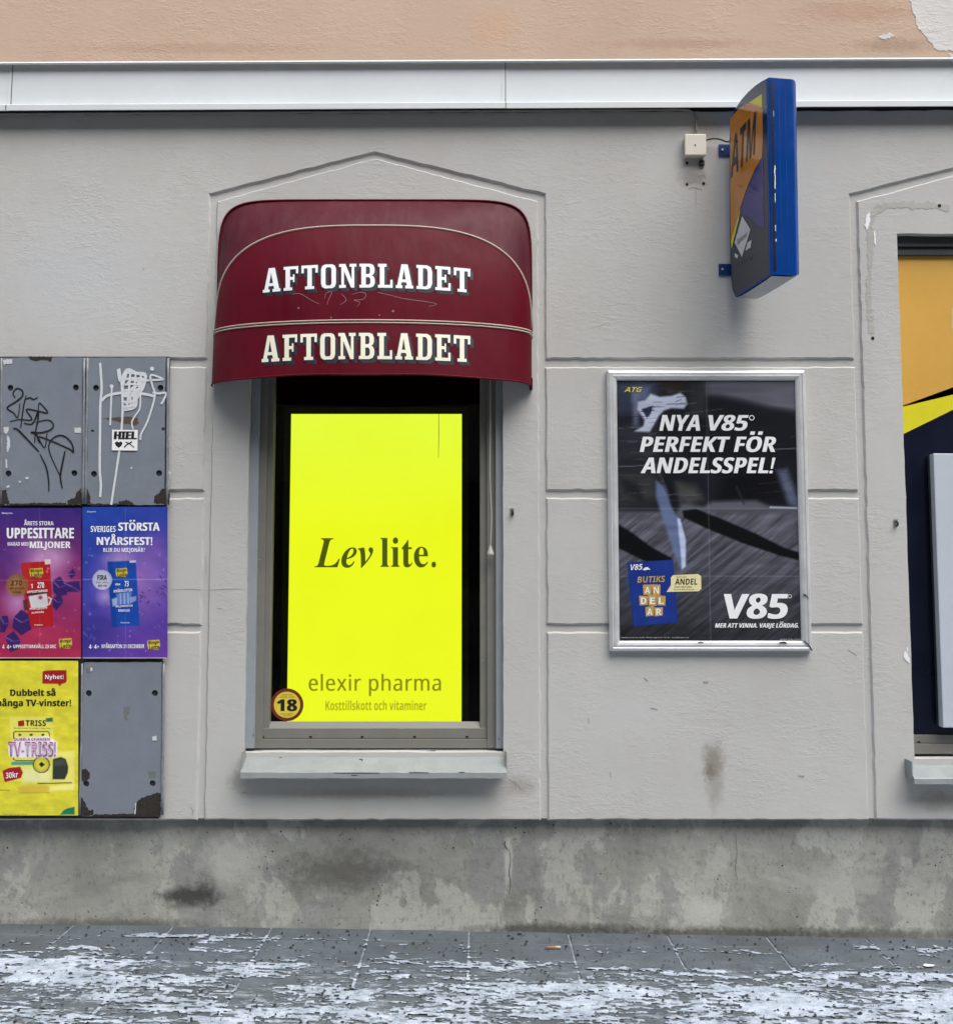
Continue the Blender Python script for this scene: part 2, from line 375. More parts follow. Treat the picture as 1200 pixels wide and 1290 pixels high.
def sans(s, heavy):
    """the plain or the bold sans alphabet of the mathematical font"""
    U, L_, D_ = (0x1D5D4, 0x1D5EE, 0x1D7EC) if heavy else (0x1D5A0, 0x1D5BA, 0x1D7E2); o = ''
    for ch in s:
        if 'A' <= ch <= 'Z': o += chr(U + ord(ch) - 65)
        elif 'a' <= ch <= 'z': o += chr(L_ + ord(ch) - 97)
        elif '0' <= ch <= '9': o += chr(D_ + ord(ch) - 48)
        else: o += ch
    return o
def bold(s): return sans(s, True)
def glyphs(s, fnt='sans', shear=0.0, off=0.0, space=1.0):
    key = (s, fnt, shear, off >= .02, space)
    if key in _tc: return _tc[key]
    heavy = off >= .02; base = ''.join(ACC.get(ch, ch)[0] for ch in s); tr_ = (lambda q: sans(q, heavy)) if fnt == 'sans' else (lambda q: q)
    v, t = raw(tr_(base), shear, space); v = v.tolist()
    for i, ch in enumerate(s):
        if ch not in ACC: continue
        right = raw(tr_(base[:i + 1]), 0, space)[0][:, 0].max(); one = raw(tr_(base[i]))[0]; w_ = one[:, 0].max() - one[:, 0].min(); top = one[:, 1].max()
        cx = right - w_ / 2; d = .052 if heavy else .04
        if ACC[ch][1] == ':':
            shp = [[(cx + k * .125 + a, top + .105 + b) for a, b in ((-d * 1.1, -d), (d * 1.1, -d), (d * 1.1, d), (-d * 1.1, d))] for k in (-1, 1)]
            for q in shp:
                n0 = len(v); v += [[x + shear * y, y] for x, y in q]; t += [(n0, n0 + 1, n0 + 2), (n0, n0 + 2, n0 + 3)]
        else:
            n0 = len(v); N_ = 14; r0, r1 = (.055, .12) if heavy else (.06, .10)
            for k in range(N_):
                for r_ in (r0, r1):
                    x, y = cx + r_ * math.cos(6.2832 * k / N_), top + .085 + r_ * math.sin(6.2832 * k / N_); v.append([x + shear * y, y])
            for k in range(N_):
                a, b, c_, d_ = n0 + 2 * k, n0 + 2 * k + 1, n0 + 2 * ((k + 1) % N_) + 1, n0 + 2 * ((k + 1) % N_); t += [(a, b, c_), (a, c_, d_)]
    v = np.array(v); mn, mx = v.min(0), v.max(0); v = (v - mn) / (mx - mn)
    _tc[key] = (v, t); return v, t
def serif(s, base):
    return ''.join(chr(base + (ord(ch) - 65 if ch <= 'Z' else ord(ch) - 97 + 26)) if ch.isalpha() else ch for ch in s)
def put(mb, s, box, f, fnt='sans', shear=0.0, off=0.0, space=1.0, tilt=0.0, fat=0.0):
    """lettering stretched to a pixel box (x0, y0, x1, y1), laid on a surface by f"""
    mb.mark(); v, t = glyphs(s, fnt, shear, off, space); x0, y0, x1, y1 = box
    for k in ((0,) if not fat else (-1, 0, 1)):
        d = Vector((0, .00012 * k, 0))
        mb.tris([f(x0 + a * (x1 - x0) + k * fat, y1 - b * (y1 - y0) + tilt * (a - .5)) + d for a, b in v], t)
def flat(y): return lambda px, py: P(px, py, y)
def pol(mb, pts, f):
    mb.mark()
    pts = [Vector((p[0], p[1], 0)) for p in pts]
    mb.tris([f(p.x, p.y) for p in pts], tessellate_polygon([pts]))
def disc(mb, cx, cy, r, f, ry=None, n=28):
    pol(mb, [(cx + r * math.cos(6.28318 * k / n), cy + (ry or r) * math.sin(6.28318 * k / n)) for k in range(n)], f)
def ragged(pts, j=.6, step=1.6):
    out = []
    for i in range(len(pts)):
        a, b = Vector(pts[i]), Vector(pts[(i + 1) % len(pts)]); k = max(1, int((b - a).length / step))
        for q in range(k):
            p = a.lerp(b, q / k); out.append((p.x + random.gauss(0, j), p.y + random.gauss(0, j)))
    return out

# ---- painted prints: a fine sheet whose vertices carry the printed colour
class Canvas:
    def __init__(s, x0, y0, x1, y1, nx, ny):
        s.gx, s.gy = np.meshgrid(np.linspace(x0, x1, nx), np.linspace(y0, y1, ny)); s.nx, s.ny = nx, ny
        s.c = np.zeros((ny, nx, 3)); s.b = (x0, y0, x1, y1)
    def fill(s, col): s.c[:] = np.array(col, float)
    def over(s, a, col): s.c = s.c * (1 - a[..., None]) + a[..., None] * np.array(col, float)
    def grad(s, p, q, c0, c1):
        d = np.array(q, float) - np.array(p, float); t = ((s.gx - p[0]) * d[0] + (s.gy - p[1]) * d[1]) / (d @ d)
        t = np.clip(t, 0, 1)[..., None]; s.c = np.array(c0, float) * (1 - t) + np.array(c1, float) * t
    def poly(s, pts, col, soft=.4, k=1.0):
        x, y = s.gx, s.gy; ins = np.zeros(x.shape, bool); dist = np.full(x.shape, 1e9); n = len(pts)
        for i in range(n):
            (ax, ay), (bx, by) = pts[i], pts[(i + 1) % n]
            cond = ((ay > y) != (by > y)) & (x < (bx - ax) * (y - ay) / ((by - ay) if by != ay else 1e-9) + ax); ins ^= cond
            ex, ey = bx - ax, by - ay; t = np.clip(((x - ax) * ex + (y - ay) * ey) / (ex * ex + ey * ey + 1e-9), 0, 1)
            dist = np.minimum(dist, np.hypot(x - ax - t * ex, y - ay - t * ey))
        sd = np.where(ins, dist, -dist); s.over(np.clip(sd / (2 * soft) + .5, 0, 1) * k, col)
    def blob(s, cx, cy, rx, ry, col, k=1.0, p=1.0):
        r = np.hypot((s.gx - cx) / rx, (s.gy - cy) / ry); s.over(np.clip(1 - r, 0, 1) ** p * k, col)
    def line(s, a, b, wd, col, k=1.0):
        ex, ey = b[0] - a[0], b[1] - a[1]; t = np.clip(((s.gx - a[0]) * ex + (s.gy - a[1]) * ey) / (ex * ex + ey * ey), 0, 1)
        d = np.hypot(s.gx - a[0] - t * ex, s.gy - a[1] - t * ey); s.over(np.clip(1.5 - d / (wd / 2), 0, 1) * k, col)
    def build(s, name, f, m, parent, kk=1.0):
        me = bpy.data.meshes.new(name); nx, ny = s.nx, s.ny
        v = [f(a, b)[:] for a, b in zip(s.gx.ravel(), s.gy.ravel())]
        i = np.arange(nx * ny).reshape(ny, nx)
        fc = np.stack([i[1:, :-1], i[1:, 1:], i[:-1, 1:], i[:-1, :-1]], -1).reshape(-1, 4)
        me.from_pydata(v, [], fc.tolist())
        c = s.c / 255.0; c = np.where(c <= .04045, c / 12.92, ((np.clip(c, 0, 1) + .055) / 1.055) ** 2.4) * kk
        at = me.color_attributes.new('print', 'FLOAT_COLOR', 'POINT')
        at.data.foreach_set('color', np.concatenate([c.reshape(-1, 3), np.ones((nx * ny, 1))], 1).astype(np.float32).ravel())
        me.polygons.foreach_set('use_smooth', [True] * len(me.polygons)); me.update()
        return link(name, me, m, parent)

# ------------------------------------------------------------------ ground
SLOPE = -.0162
def gz(x): return SLOPE * x
st = MB()
st.face([(-60, -60, gz(-60) - .06), (60, -60, gz(60) - .06), (60, .06, gz(60) - .06), (-60, .06, gz(-60) - .06)])
def pavemat():
    m, nt, b = mnew('paving_concrete'); T = NT(nt)
    ip = T.n('ShaderNodeNewGeometry').outputs['Random Per Island']
    c = T.mix(T.ramp(T.noise(7, 6, .65), .3, .7), rgb(76, 84, 90), rgb(98, 107, 113))
    c = T.mix(T.ramp(ip, 0, 1, 0, .35), c, rgb(68, 75, 81))
    c = T.mix(T.ramp(T.noise(2.4, 5, .6, T.map((.6, 1.3, 1))), .5, .68, 0, .6), c, rgb(70, 72, 75))
    c = T.mix(T.ramp(T.noise(170, 3, .7), .58, .72, 0, .5), c, rgb(70, 70, 70))
    fz = T.math('MULTIPLY', T.ramp(T.noise(22, 8, .75, T.map((.5, 1, 1), (1, 2, 3))), .52, .68), T.ramp(T.n('ShaderNodeSeparateXYZ', {0: T.tc}).outputs[1], -.18, -.5))
    c = T.mix(T.math('MULTIPLY', fz, .9), c, rgb(170, 178, 190))
    nt.links.new(c, b.inputs['Base Color']); nt.links.new(T.ramp(T.noise(5, 4), .35, .65, .55, .85), b.inputs['Roughness'])
    nt.links.new(T.bump(T.noise(120, 5, .7), .002, .6), b.inputs['Normal']); return m
M['pave'] = pavemat()
M['earth'] = simple('asphalt', (.05, .05, .052), .9, 0, .2, 3, .004, 90)
tag(st.build('ground', M['earth']), kind='structure')
st = MB()
st.face([(-9, -4.5, gz(-9) - .004), (9, -4.5, gz(9) - .004), (9, .06, gz(9) - .004), (-9, .06, gz(-9) - .004)])
M['joint'] = simple('joint_sand', rgb(128, 134, 142), .95, 0, .35, 30, .003, 200)
tag(st.build('paving_joints', M['joint']), kind='structure')
pv = MB(); PW = .3745; JX0 = X(342, 1172, .03)
rows = [.050, -.085, -.315] + [-.315 - .36 * k for k in range(1, 12)]
for k in range(-16, 17):
    for a, b_ in zip(rows, rows[1:]):
        x0, x1 = JX0 + k * PW, JX0 + (k + 1) * PW; g = .0035; dz = random.gauss(0, .0005); tx, ty = random.gauss(0, .0006), random.gauss(0, .0008)
        bm = bmesh.new(); bmesh.ops.create_cube(bm, size=1)
        for v in bm.verts:
            xx = (x0 + x1) / 2 + v.co.x * (PW - 2 * g); yy = (a + b_) / 2 + v.co.y * (a - b_ - 2 * g)
            v.co = (xx, yy, gz(xx) + dz + tx * v.co.x + ty * v.co.y + (v.co.z - .5) * .05)
        bmesh.ops.bevel(bm, geom=[e for e in bm.edges if all(v.co.z > gz(v.co.x) - .02 for v in e.verts)], offset=.003, segments=1, affect='EDGES')
        pv.bm(bm)
tag(pv.build('pavement', M['pave']), kind='structure')

# snow: a thin trodden layer over the slabs, thicker away from the wall
def snowmat():
    m, nt, b = mnew('trodden_snow'); T = NT(nt)
    cover = T.n('ShaderNodeVertexColor', layer_name='print').outputs[0]
    f = T.math('ADD', cover, T.math('MULTIPLY', T.math('SUBTRACT', T.noise(150, 4, .7, T.map((.55, 1, 1))), .5), .9))
    c = T.mix(T.ramp(T.noise(14, 6, .7), .35, .68), rgb(142, 154, 168), rgb(196, 206, 220))
    c = T.mix(T.ramp(T.noise(70, 5, .7, T.map((.6, 1, 1))), .52, .70, 0, .6), c, rgb(98, 106, 115))
    c = T.mix(T.ramp(f, .10, .95), rgb(80, 87, 93), c)
    nt.links.new(c, b.inputs['Base Color']); b.inputs['Roughness'].default_value = .75; b.inputs['Specular IOR Level'].default_value = .3
    nt.links.new(T.bump(T.noise(160, 5, .7), .003, .7), b.inputs['Normal']); return m
M['snow'] = snowmat()
nx, ny = 1150, 400
sx = np.linspace(-2.9, 2.9, nx); sy = np.linspace(0.02, -1.75, ny); GX, GY = np.meshgrid(sx, sy)
t = -GY
n1 = fbm(GX * 4.2, GY * 15, 5, 3); n2 = fbm(GX * 20, GY * 85, 4, 11); n3 = fbm(GX * 1.1 + 3, GY * 2.5, 3, 5); n4 = fbm(GX * 70, GY * 190, 2, 21)
edge = .30 + .05 * np.sin(GX * 2.3 + .6) + .10 * (n3 - .5)
dens = np.interp(t - edge, [-.3, -.20, -.08, .0, .10, .22, .6, 2], [-.5, -.26, -.15, -.03, .075, .105, .10, .10])
fld = (n1 - .47) * .85 + (n2 - .47) * .80 + (n4 - .38) * .75 + (n3 - .45) * .45 + dens - .045
jx = np.abs(((GX - JX0) / PW + .5) % 1 - .5) * PW; jy = np.min([np.abs(GY - r_) for r_ in rows], 0)
fld += np.where((jx < .008) & (t > .03), .17, 0) * (n2 > .36) + np.where((jy < .007) & (t > .05), .14, 0) * (n1 > .40)
hgt = np.clip(fld + .02, 0, .25) * .011
keep = fld > -.075
km = keep[:-1, :-1] & keep[1:, :-1] & keep[:-1, 1:] & keep[1:, 1:]
idx = np.arange(nx * ny).reshape(ny, nx)
fc = np.stack([idx[:-1, :-1], idx[1:, :-1], idx[1:, 1:], idx[:-1, 1:]], -1)[km]
used = np.unique(fc); remap = np.full(nx * ny, -1); remap[used] = np.arange(len(used))
VV = np.stack([GX, GY, gz(GX) + .0017 + hgt], -1).reshape(-1, 3)[used]
me = bpy.data.meshes.new('snow'); me.from_pydata(VV.tolist(), [], remap[fc].tolist())
cvr = np.clip((fld + .065) / .17, 0, 1).reshape(-1)[used]
at = me.color_attributes.new('print', 'FLOAT_COLOR', 'POINT'); at.data.foreach_set('color', np.repeat(cvr[:, None], 4, 1).astype(np.float32).ravel())
me.polygons.foreach_set('use_smooth', [True] * len(me.polygons)); me.update()
tag(link('snow', me, M['snow']), 'thin trodden white snow on the grey paving slabs', 'snow', kind='stuff')
# grit scattered over slabs and snow
gm = MB()
for k in range(3400):
    x = random.uniform(-2.4, 2.4); y = -abs(random.uniform(-.02, 1.15)); r = random.choice((.0012, .0016, .002, .0028, .0028, .0038, .0055)) * random.uniform(.7, 1.2)
    z = gz(x) + .004 + (.003 if y < -.3 else 0); pts = []
    for a, b_ in ((0, 0), (1, 0), (2, 0), (3, 0), (4, 0)):
        an = a * 1.2566 + random.uniform(-.3, .3); pts.append((x + math.cos(an) * r * random.uniform(.7, 1.5), y + math.sin(an) * r * random.uniform(.7, 1.3), z))
    top = (x, y, z + r * random.uniform(.5, 1.0))
    gm.tris(pts + [top], [(0, 1, 5), (1, 2, 5), (2, 3, 5), (3, 4, 5), (4, 0, 5)])
M['grit'] = simple('dark_grit', rgb(48, 46, 45), .9, 0, .4, 90)
tag(gm.build('grit', M['grit'], fix=False), 'dark grit scattered over the snowy paving', 'grit', kind='stuff')

# added, out of view: a row of houses across the street; it narrows the sky the wall sees and shows in the panes
M['houses'] = simple('ochre_render', rgb(116, 108, 97), .85, 0, .12, 1)
M['house_pane'] = simple('dark_pane', (.02, .022, .025), .15, 0, .2)
hm = MB(); hm.box(-40, 40, -24, -13, -.4, 13.5, .05); ho = tag(hm.build('unseen_houses', M['houses']), kind='structure')
hm = MB()
for ix in range(-13, 14):
    for iz in range(4): hm.face([(ix * 2.9 - .6, -12.98, 1.2 + iz * 3.6), (ix * 2.9 + .6, -12.98, 1.2 + iz * 3.6), (ix * 2.9 + .6, -12.98, 3.1 + iz * 3.6), (ix * 2.9 - .6, -12.98, 3.1 + iz * 3.6)])
hm.build('window', M['house_pane'], ho)

# ------------------------------------------------------------------ building
B = thing('building', 'grey plastered shopfront wall with peach storey above and stained concrete plinth', 'building', (0, .03, 0))
XL, XR = -4.2, 5.2
a_out, a_in, b_in, b_out, c_out, c_in = (X(p) for p in (254.5, 266.5, 677.3, 689.5, 1080.5, 1092.5))
o1l, o1r = X(312), X(633.5); o2l = X(1141); o2r = o2l + (o1r - o1l)
d_in = o2r + (c_in - c_out) + .11; d_out = d_in + (c_in - c_out)
zp, zpi = Z(243.5), Z(254); ap, api = P(472, 190), P(472, 200.5)
ap2x = (c_out + d_out) / 2
zt = Z(120); z1a, z1b = Z(450), Z(463.5); z2a, z2b = Z(616), Z(629); z3a, z3b = Z(785), Z(798); zb = Z(1031.5)
ot, ob = Z(425), Z(948); o2t, o2b = Z(294), Z(956)
CH, DP = .0068, .0095
wm = MB()
def raised(outer, hole=None):
    cap = sub(outer); base = offset(cap, CH); lp = [cap] + ([hole] if hole else [])
    tr = tessellate_polygon([[Vector((x, z, 0)) for x, z in l] for l in lp])
    wm.tris([(x, 0, z) for l in lp for x, z in l], tr)
    wm.loops([(x, 0, z) for x, z in cap], [(x, DP, z) for x, z in base])
    if hole: wm.loops([(x, 0, z) for x, z in hole], [(x, .26, z) for x, z in hole])
def rect(x0, x1, z0, z1): return [(x0, z0), (x1, z0), (x1, z1), (x0, z1)]
raised([(XL, z1a), (a_out, z1a), (a_out, zp), (ap.x, ap.z), (b_out, zp), (b_out, z1a), (c_out, z1a), (c_out, zp), (ap2x, ap.z), (d_out, zp), (d_out, z1a), (XR, z1a), (XR, zt), (XL, zt)])
for x0, x1 in ((XL, a_out), (b_out, c_out), (d_out, XR)):
    for zz0, zz1 in ((z2a, z1b), (z3a, z2b), (zb, z3b)): raised(rect(x0, x1, zz0, zz1))
h1 = sub(rect(o1l, o1r, ob, ot), .05, .0006); h2 = sub(rect(o2l, o2r, o2b, o2t), .05, .0006)
raised([(a_in, zb), (b_in, zb), (b_in, zpi), (api.x, api.z), (a_in, zpi)], h1)
raised([(c_in, zb), (d_in, zb), (d_in, zpi), (ap2x, api.z), (c_in, zpi)], h2)
lp = [rect(XL - .02, XR + .02, zb - .001, zt), rect(o1l - .01, o1r + .01, ob - .01, ot + .01), rect(o2l - .01, o2r + .01, o2b - .01, o2t + .01)]
wm.tris([(x, DP, z) for l in lp for x, z in l], tessellate_polygon([[Vector((x, z, 0)) for x, z in l] for l in lp]))
wm.face([(XL - .02, DP, zb - .001), (XR + .02, DP, zb - .001), (XR + .02, .09, zb - .001), (XL - .02, .09, zb - .001)])
wall = wm.build('wall', M['wall'], B)
# plinth: set back under the wall, its face slightly uneven
pm = MB(); NX = 240
prof = [(zb + .02, .036), (zb - .02, .037), (zb - .12, .039), (zb - .25, .038), (zb - .36, .034), (zb - .40, .026), (-.25, .024)]
rows_p = [[(XL + (XR - XL) * i / NX, yy + .0025 * math.sin(i * .7 + k) + random.gauss(0, .0008), zz) for i in range(NX + 1)] for k, (zz, yy) in enumerate(prof)]
for a, b_ in zip(rows_p, rows_p[1:]): pm.loops(a, b_, closed=False)
pm.build('plinth', M['plinth'], B, smooth=True)
# crack and chips on the plinth
cr = MB()
for pts, wd in (([(641, 1070), (643, 1084), (641, 1100), (643, 1112), (641, 1128)], .9), ([(926, 1050), (928, 1075), (926, 1095), (929, 1110)], .6), ([(636, 1060), (636, 1066), (640, 1071)], 1.5)):
    ribbon(cr, pts, wd, flat(.0335), True)
cr.build('crack', M['crack'], B)
# upper wall and ledge
LS = .0050
def lz(x, z): return z + x * LS
yu = -.030
um = MB()
zu = Z(75.5, yu)
edge_u = [(x, lz(x, zu) + random.gauss(0, .0012)) for x in np.linspace(XL, XR, 220)]
top_u = [(x, 6.5) for x, _ in edge_u]
um.loops([(x, yu, z) for x, z in edge_u], [(x, yu, z) for x, z in top_u], closed=False)
um.loops([(x, yu, z) for x, z in edge_u], [(x, .05, z) for x, z in edge_u], closed=False)
um.build('upper_wall', M['peach'], B)
pb = MB()
for pts in ([(1147, -20), (1147, 8), (1152, 20), (1156, 36), (1168, 48), (1178, 62), (1200, 64), (1240, 60), (1260, 20), (1250, -20)], [(1106, 47), (1112, 42), (1122, 41), (1127, 44), (1120, 48), (1110, 49)], [(1195, 66), (1210, 66), (1215, 72), (1198, 72)]):
    pol(pb, ragged(pts, .9, 2.5), flat(yu - .0012))
pb.build('bare_patch', M['chip'], B)
ds = MB()
def strip(mb, prof, x0, x1, n=60):
    """a sheet-metal profile (y, z) run along the wall"""
    xs = np.linspace(x0, x1, n)
    for (ya, za), (yb, zb_) in zip(prof, prof[1:]):
        mb.loops([(x, ya, lz(x, za)) for x in xs], [(x, yb, lz(x, zb_)) for x in xs], closed=False)
zd = Z(78.0, -.034)
strip(ds, [(-.0305, zd + .012), (-.036, zd + .006), (-.037, zd + .001), (-.0305, zd)], XL, XR)
ds.build('drip_edge', M['flash'], B, smooth=True)
# the ledge: sloping sheet pieces with lapped seams
yl0, yl1, yl2 = -.012, -.017, -.056
zl0, zl1, zl2 = Z(74, yl0), Z(128.5, yl2), Z(136.0, yl2)
L = thing  # (ledge sections are parts of the building)
seams = [XL, X(15, 100, -.016) + .013, X(636, 100, -.016) + .013, X(1255, 100, -.016), XR]
for i, (x0, x1) in enumerate(zip(seams, seams[1:])):
    m_ = MB(); q = .0012 * (i % 2)
    strip(m_, [(yl0 - q, zl0), (yl1 - q, zl1 + .004), (yl2 - q + .002, zl1 + .001), (yl2 - q, zl1 - .002), (yl2 - q, zl2), (yl2 - q + .004, zl2 - .0005), (yl2 - q + .005, zl2 + .022)], x0 - (.012 if i else 0), x1 - .0004)
    o = m_.build('ledge_sheet', M['flash'], B)
    m_ = MB(); xx = x1 - .013
    m_.tris([(xx + a, y_, lz(xx, z_)) for a in (0, .0028) for y_, z_ in ((yl0 - .003, zl0), (yl1 - .0035, zl1 + .006), (yl2 - .0022, zl1 - .002), (yl2 - .0022, zl2))], [(0, 1, 5, 4), (2, 3, 7, 6)]); m_.build('lap_seam', M['gasket'], o)
    m_ = MB(); m_.tris([(xx + a, y_, lz(xx, z_)) for a in (-.012, -.0005) for y_, z_ in ((yl0 - .0025, zl0), (yl1 - .003, zl1 + .005))], [(0, 1, 3, 2)]); m_.build('lap', M['flash'], o)
# shade under the ledge, painted as a dark strip on the wall
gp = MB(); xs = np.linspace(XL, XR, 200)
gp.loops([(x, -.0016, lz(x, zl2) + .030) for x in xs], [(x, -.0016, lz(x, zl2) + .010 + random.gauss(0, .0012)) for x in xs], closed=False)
gp.build('ledge_shade_strip', M['dark'], B)
# small holes and plugs in the wall
for px, py, r in ((1183, 259, 2.3), (1099, 426, 2.1), (865, 205, 1.8), (865, 232, 1.8), (886, 231, 1.9)):
    m_ = MB(); disc(m_, px, py, r, flat(-.0012)); m_.build('screw_hole', M['dark'], B)
m_ = MB()
c_ = P(883.5, 206.5); m_.box(c_.x - .011, c_.x + .009, -.012, -.0005, c_.z - .010, c_.z + .012, .003); m_.build('cable_grommet', M['ink'], B)
# glue trail and chipped paint beside the right window
g_ = MB()
tr_ = smooth_path([(1098, 420), (1094, 370), (1096, 320), (1095, 290), (1098, 272), (1108, 262), (1125, 258), (1150, 259), (1175, 259), (1196, 263)], 8)
Lp, Rp = [], []
for k, p in enumerate(tr_):
    t_ = (tr_[min(k + 1, len(tr_) - 1)] - tr_[max(0, k - 1)]).normalized(); nn = Vector((-t_.y, t_.x)); ww = 3.6 + random.gauss(0, .9)
    Lp.append(P(*(p + nn * ww), -.0009)); Rp.append(P(*(p - nn * (ww + random.gauss(0, .8))), -.0009))
g_.loops(Lp, Rp, closed=False); g_.build('glue_trail', M['glue'], B)
g_ = MB()
for pts in ([(1091, 270), (1095, 267), (1096, 278), (1092, 290), (1089, 284)], [(1100, 292), (1102, 290), (1103, 310), (1101, 305)], [(1137, 826), (1140, 820), (1145, 828), (1145, 836), (1140, 832)], [(1142, 815), (1144, 818), (1142, 822)]):
    pol(g_, ragged(pts, .4, 1.5), flat(-.0018))
g_.build('paint_chip', M['white'], B)

M['scuffdark'] = simple('grey_scuff', rgb(156, 154, 149), .9, 0, .12, 90)
g_ = MB()
for pts, wd in (([(811, 854), (813, 856), (816, 858)], 1.6), ([(885, 859), (888, 860), (892, 859.5)], 2.2), ([(819, 892), (823, 893), (828, 894)], 1.6), ([(768, 972), (769, 976), (769, 980)], .9), ([(1005, 977.5), (1009, 978.5), (1013, 978)], 2.0), ([(1068, 818), (1073, 822), (1079, 826)], 1.0), ([(648, 984), (653, 990), (657, 996)], 1.0), ([(641, 982), (648, 987), (650, 994)], .9),
                ([(215, 743), (240, 742.5), (262, 743.5), (290, 742), (308, 742.5)], .55), ([(303, 1000), (309, 998.5), (313, 1000)], .9), ([(240, 1017), (243, 1022), (242, 1027)], 1.1), ([(453, 250), (457, 252), (455, 256)], 1.0), ([(259, 700), (259.5, 712), (259, 724)], .8), ([(274, 766), (277, 767), (280, 766.5)], .9), ([(876, 226), (872, 230), (868, 228)], .8), ([(880, 222), (886, 220), (888, 226)], .9), ([(866, 238), (874, 236), (884, 239)], .8), ([(876, 236), (876, 250), (876.5, 262)], .5), ([(180, 338), (181, 339), (182, 338)], .9), ([(740, 905), (742, 909), (741, 912)], .8)):
    ribbon(g_, pts, wd, flat(-.0009), True)
g_.build('paint_scuff', M['scuffdark'], B)

# left window: stepped frame, pane, sill
W1 = MB()
WIN = link('window', MB().box(o1l - .02, o1r + .02, .50, .52, ob - .05, ot + .05).mesh('window'), M['black'], B)
def casing(name, l0, l1, r0, r1, y, m, b=.0015, z0=943, pyref=800):
    mb = MB(); zz = Z(z0, y)
    mb.box(X(l0, pyref, y), X(l1, pyref, y), y, y + .05, zz, ot + .02, b)
    mb.box(X(r0, pyref, y), X(r1, pyref, y), y, y + .05, zz, ot + .02, b)
    return mb.build(name, m, WIN)
casing('cover_strip', 309.5, 322, 624.5, 636.5, .022, M['frame_blue'])
casing('casing', 321, 332.5, 613.5, 625.5, .040, M['frame'])
mb = MB(); y = .052
for l0, l1 in ((331.5, 340.7), (604.3, 614.5)): mb.box(X(l0, 800, y), X(l1, 800, y), y, y + .04, Z(925, y), ot + .02, .003)
mb.box(X(331, 800, .050), X(614.8, 800, .050), .050, .10, Z(931, .05), Z(917.5, .05), .0025)
mb.box(X(331, 800, .044), X(614.8, 800, .044), .044, .10, Z(943, .044), Z(931.5, .044), .0025)
xa, xb = X(340, 909, .06), X(605, 909, .06); mb.mark()
mb.face([(xa - .03, .051, Z(918, .051)), (xb + .03, .051, Z(918, .051)), (xb, .072, Z(909, .072)), (xa, .072, Z(909, .072))])
mb.build('sash', M['frame'], WIN)
mb = MB()
for px in (331, 391, 456, 522, 588): disc(mb, px, 928.5, 2.0, flat(.0425 if px < 0 else .0492), 1.4)
mb.build('drain_hole', M['dark'], WIN)
mb = MB()
for px, py, y in ((319, 926, .0215), (628, 931, .0215), (327, 705, .0215), (608, 832, .0515)): disc(mb, px, py, 1.3, flat(y - .0006))
mb.build('screw', M['steel'], WIN)
mb = MB(); mb.face([(X(338), .080, Z(915, .08)), (X(608), .080, Z(915, .08)), (X(608), .080, ot + .01), (X(338), .080, ot + .01)]); mb.build('pane', M['glass'], WIN)
mb = MB()
x0, x1 = o1l - .01, o1r + .01
mb.face([(x0, .10, ob - .02), (x0, .50, ob - .02), (x0, .50, ot + .03), (x0, .10, ot + .03)]); mb.face([(x1, .10, ob - .02), (x1, .50, ob - .02), (x1, .50, ot + .03), (x1, .10, ot + .03)])
mb.face([(x0, .10, ot + .03), (x1, .10, ot + .03), (x1, .50, ot + .03), (x0, .50, ot + .03)]); mb.face([(x0, .10, ob - .02), (x1, .10, ob - .02), (x1, .50, ob - .02), (x0, .50, ob - .02)])
mb.build('lining', M['black'], WIN)
def sill(x0, x1, py_b, py_f, py_l, yf, parent, ear=True):
    zb_, zf, zl = Z(py_b, .042), Z(py_f, yf), Z(py_l, yf - .002)
    mb = MB(); pr = [(.06, zb_ + .002), (.0, zb_ + (zf - zb_) * .38 + .001), (yf, zf), (yf - .003, zf - .004), (yf - .004, zl), (yf + .004, zl), (yf + .006, zf - .006), (.0, zf - .012), (.06, zb_ - .02)]
    n = 26; rings = []
    for i in range(n + 1):
        x = x0 + (x1 - x0) * i / n; rings.append([(x, a, b + random.gauss(0, .0006)) for a, b in pr])
    for a, b_ in zip(rings, rings[1:]): mb.loops(a, b_)
    mb.face(rings[0]); mb.face(rings[-1]); o = mb.build('sill', M['sill'], parent)
    if ear:
        e = MB()
        for xx in (x0, x1): e.box(xx - .002, xx + .002, yf + .012, -.0012, zf + .002, zb_ + .006, .0008)
        e.build('end_fold', M['sill'], o)
    return o
s1 = sill(X(303, 975, -.07), X(638, 975, -.07), 944, 972, 980.5, -.07, WIN)
mb = MB()
for pts in ([(352, 955), (358, 952), (362, 949), (359, 953)], [(384, 950), (390, 948), (388, 951)], [(448, 957), (456, 957), (455, 959), (449, 959)], [(520, 948), (524, 948), (523, 950)], [(536, 947), (548, 946), (542, 949)]):
    ribbon(mb, pts[:3], 1.3, lambda px, py: PP(px, py, Vector((0, -.07, Z(972, -.07) + .0012)), Vector((0, -(Z(944, .042) - Z(972, -.07)), .112)).normalized()), True)
for pts in ([(420, 974), (478, 974)], [(515, 973.5), (540, 973.5)], [(442, 977), (450, 977)], [(578, 973), (585, 973)]):
    ribbon(mb, pts, .9, flat(-.0745), True)
mb.build('scratch', M['ink'], s1)

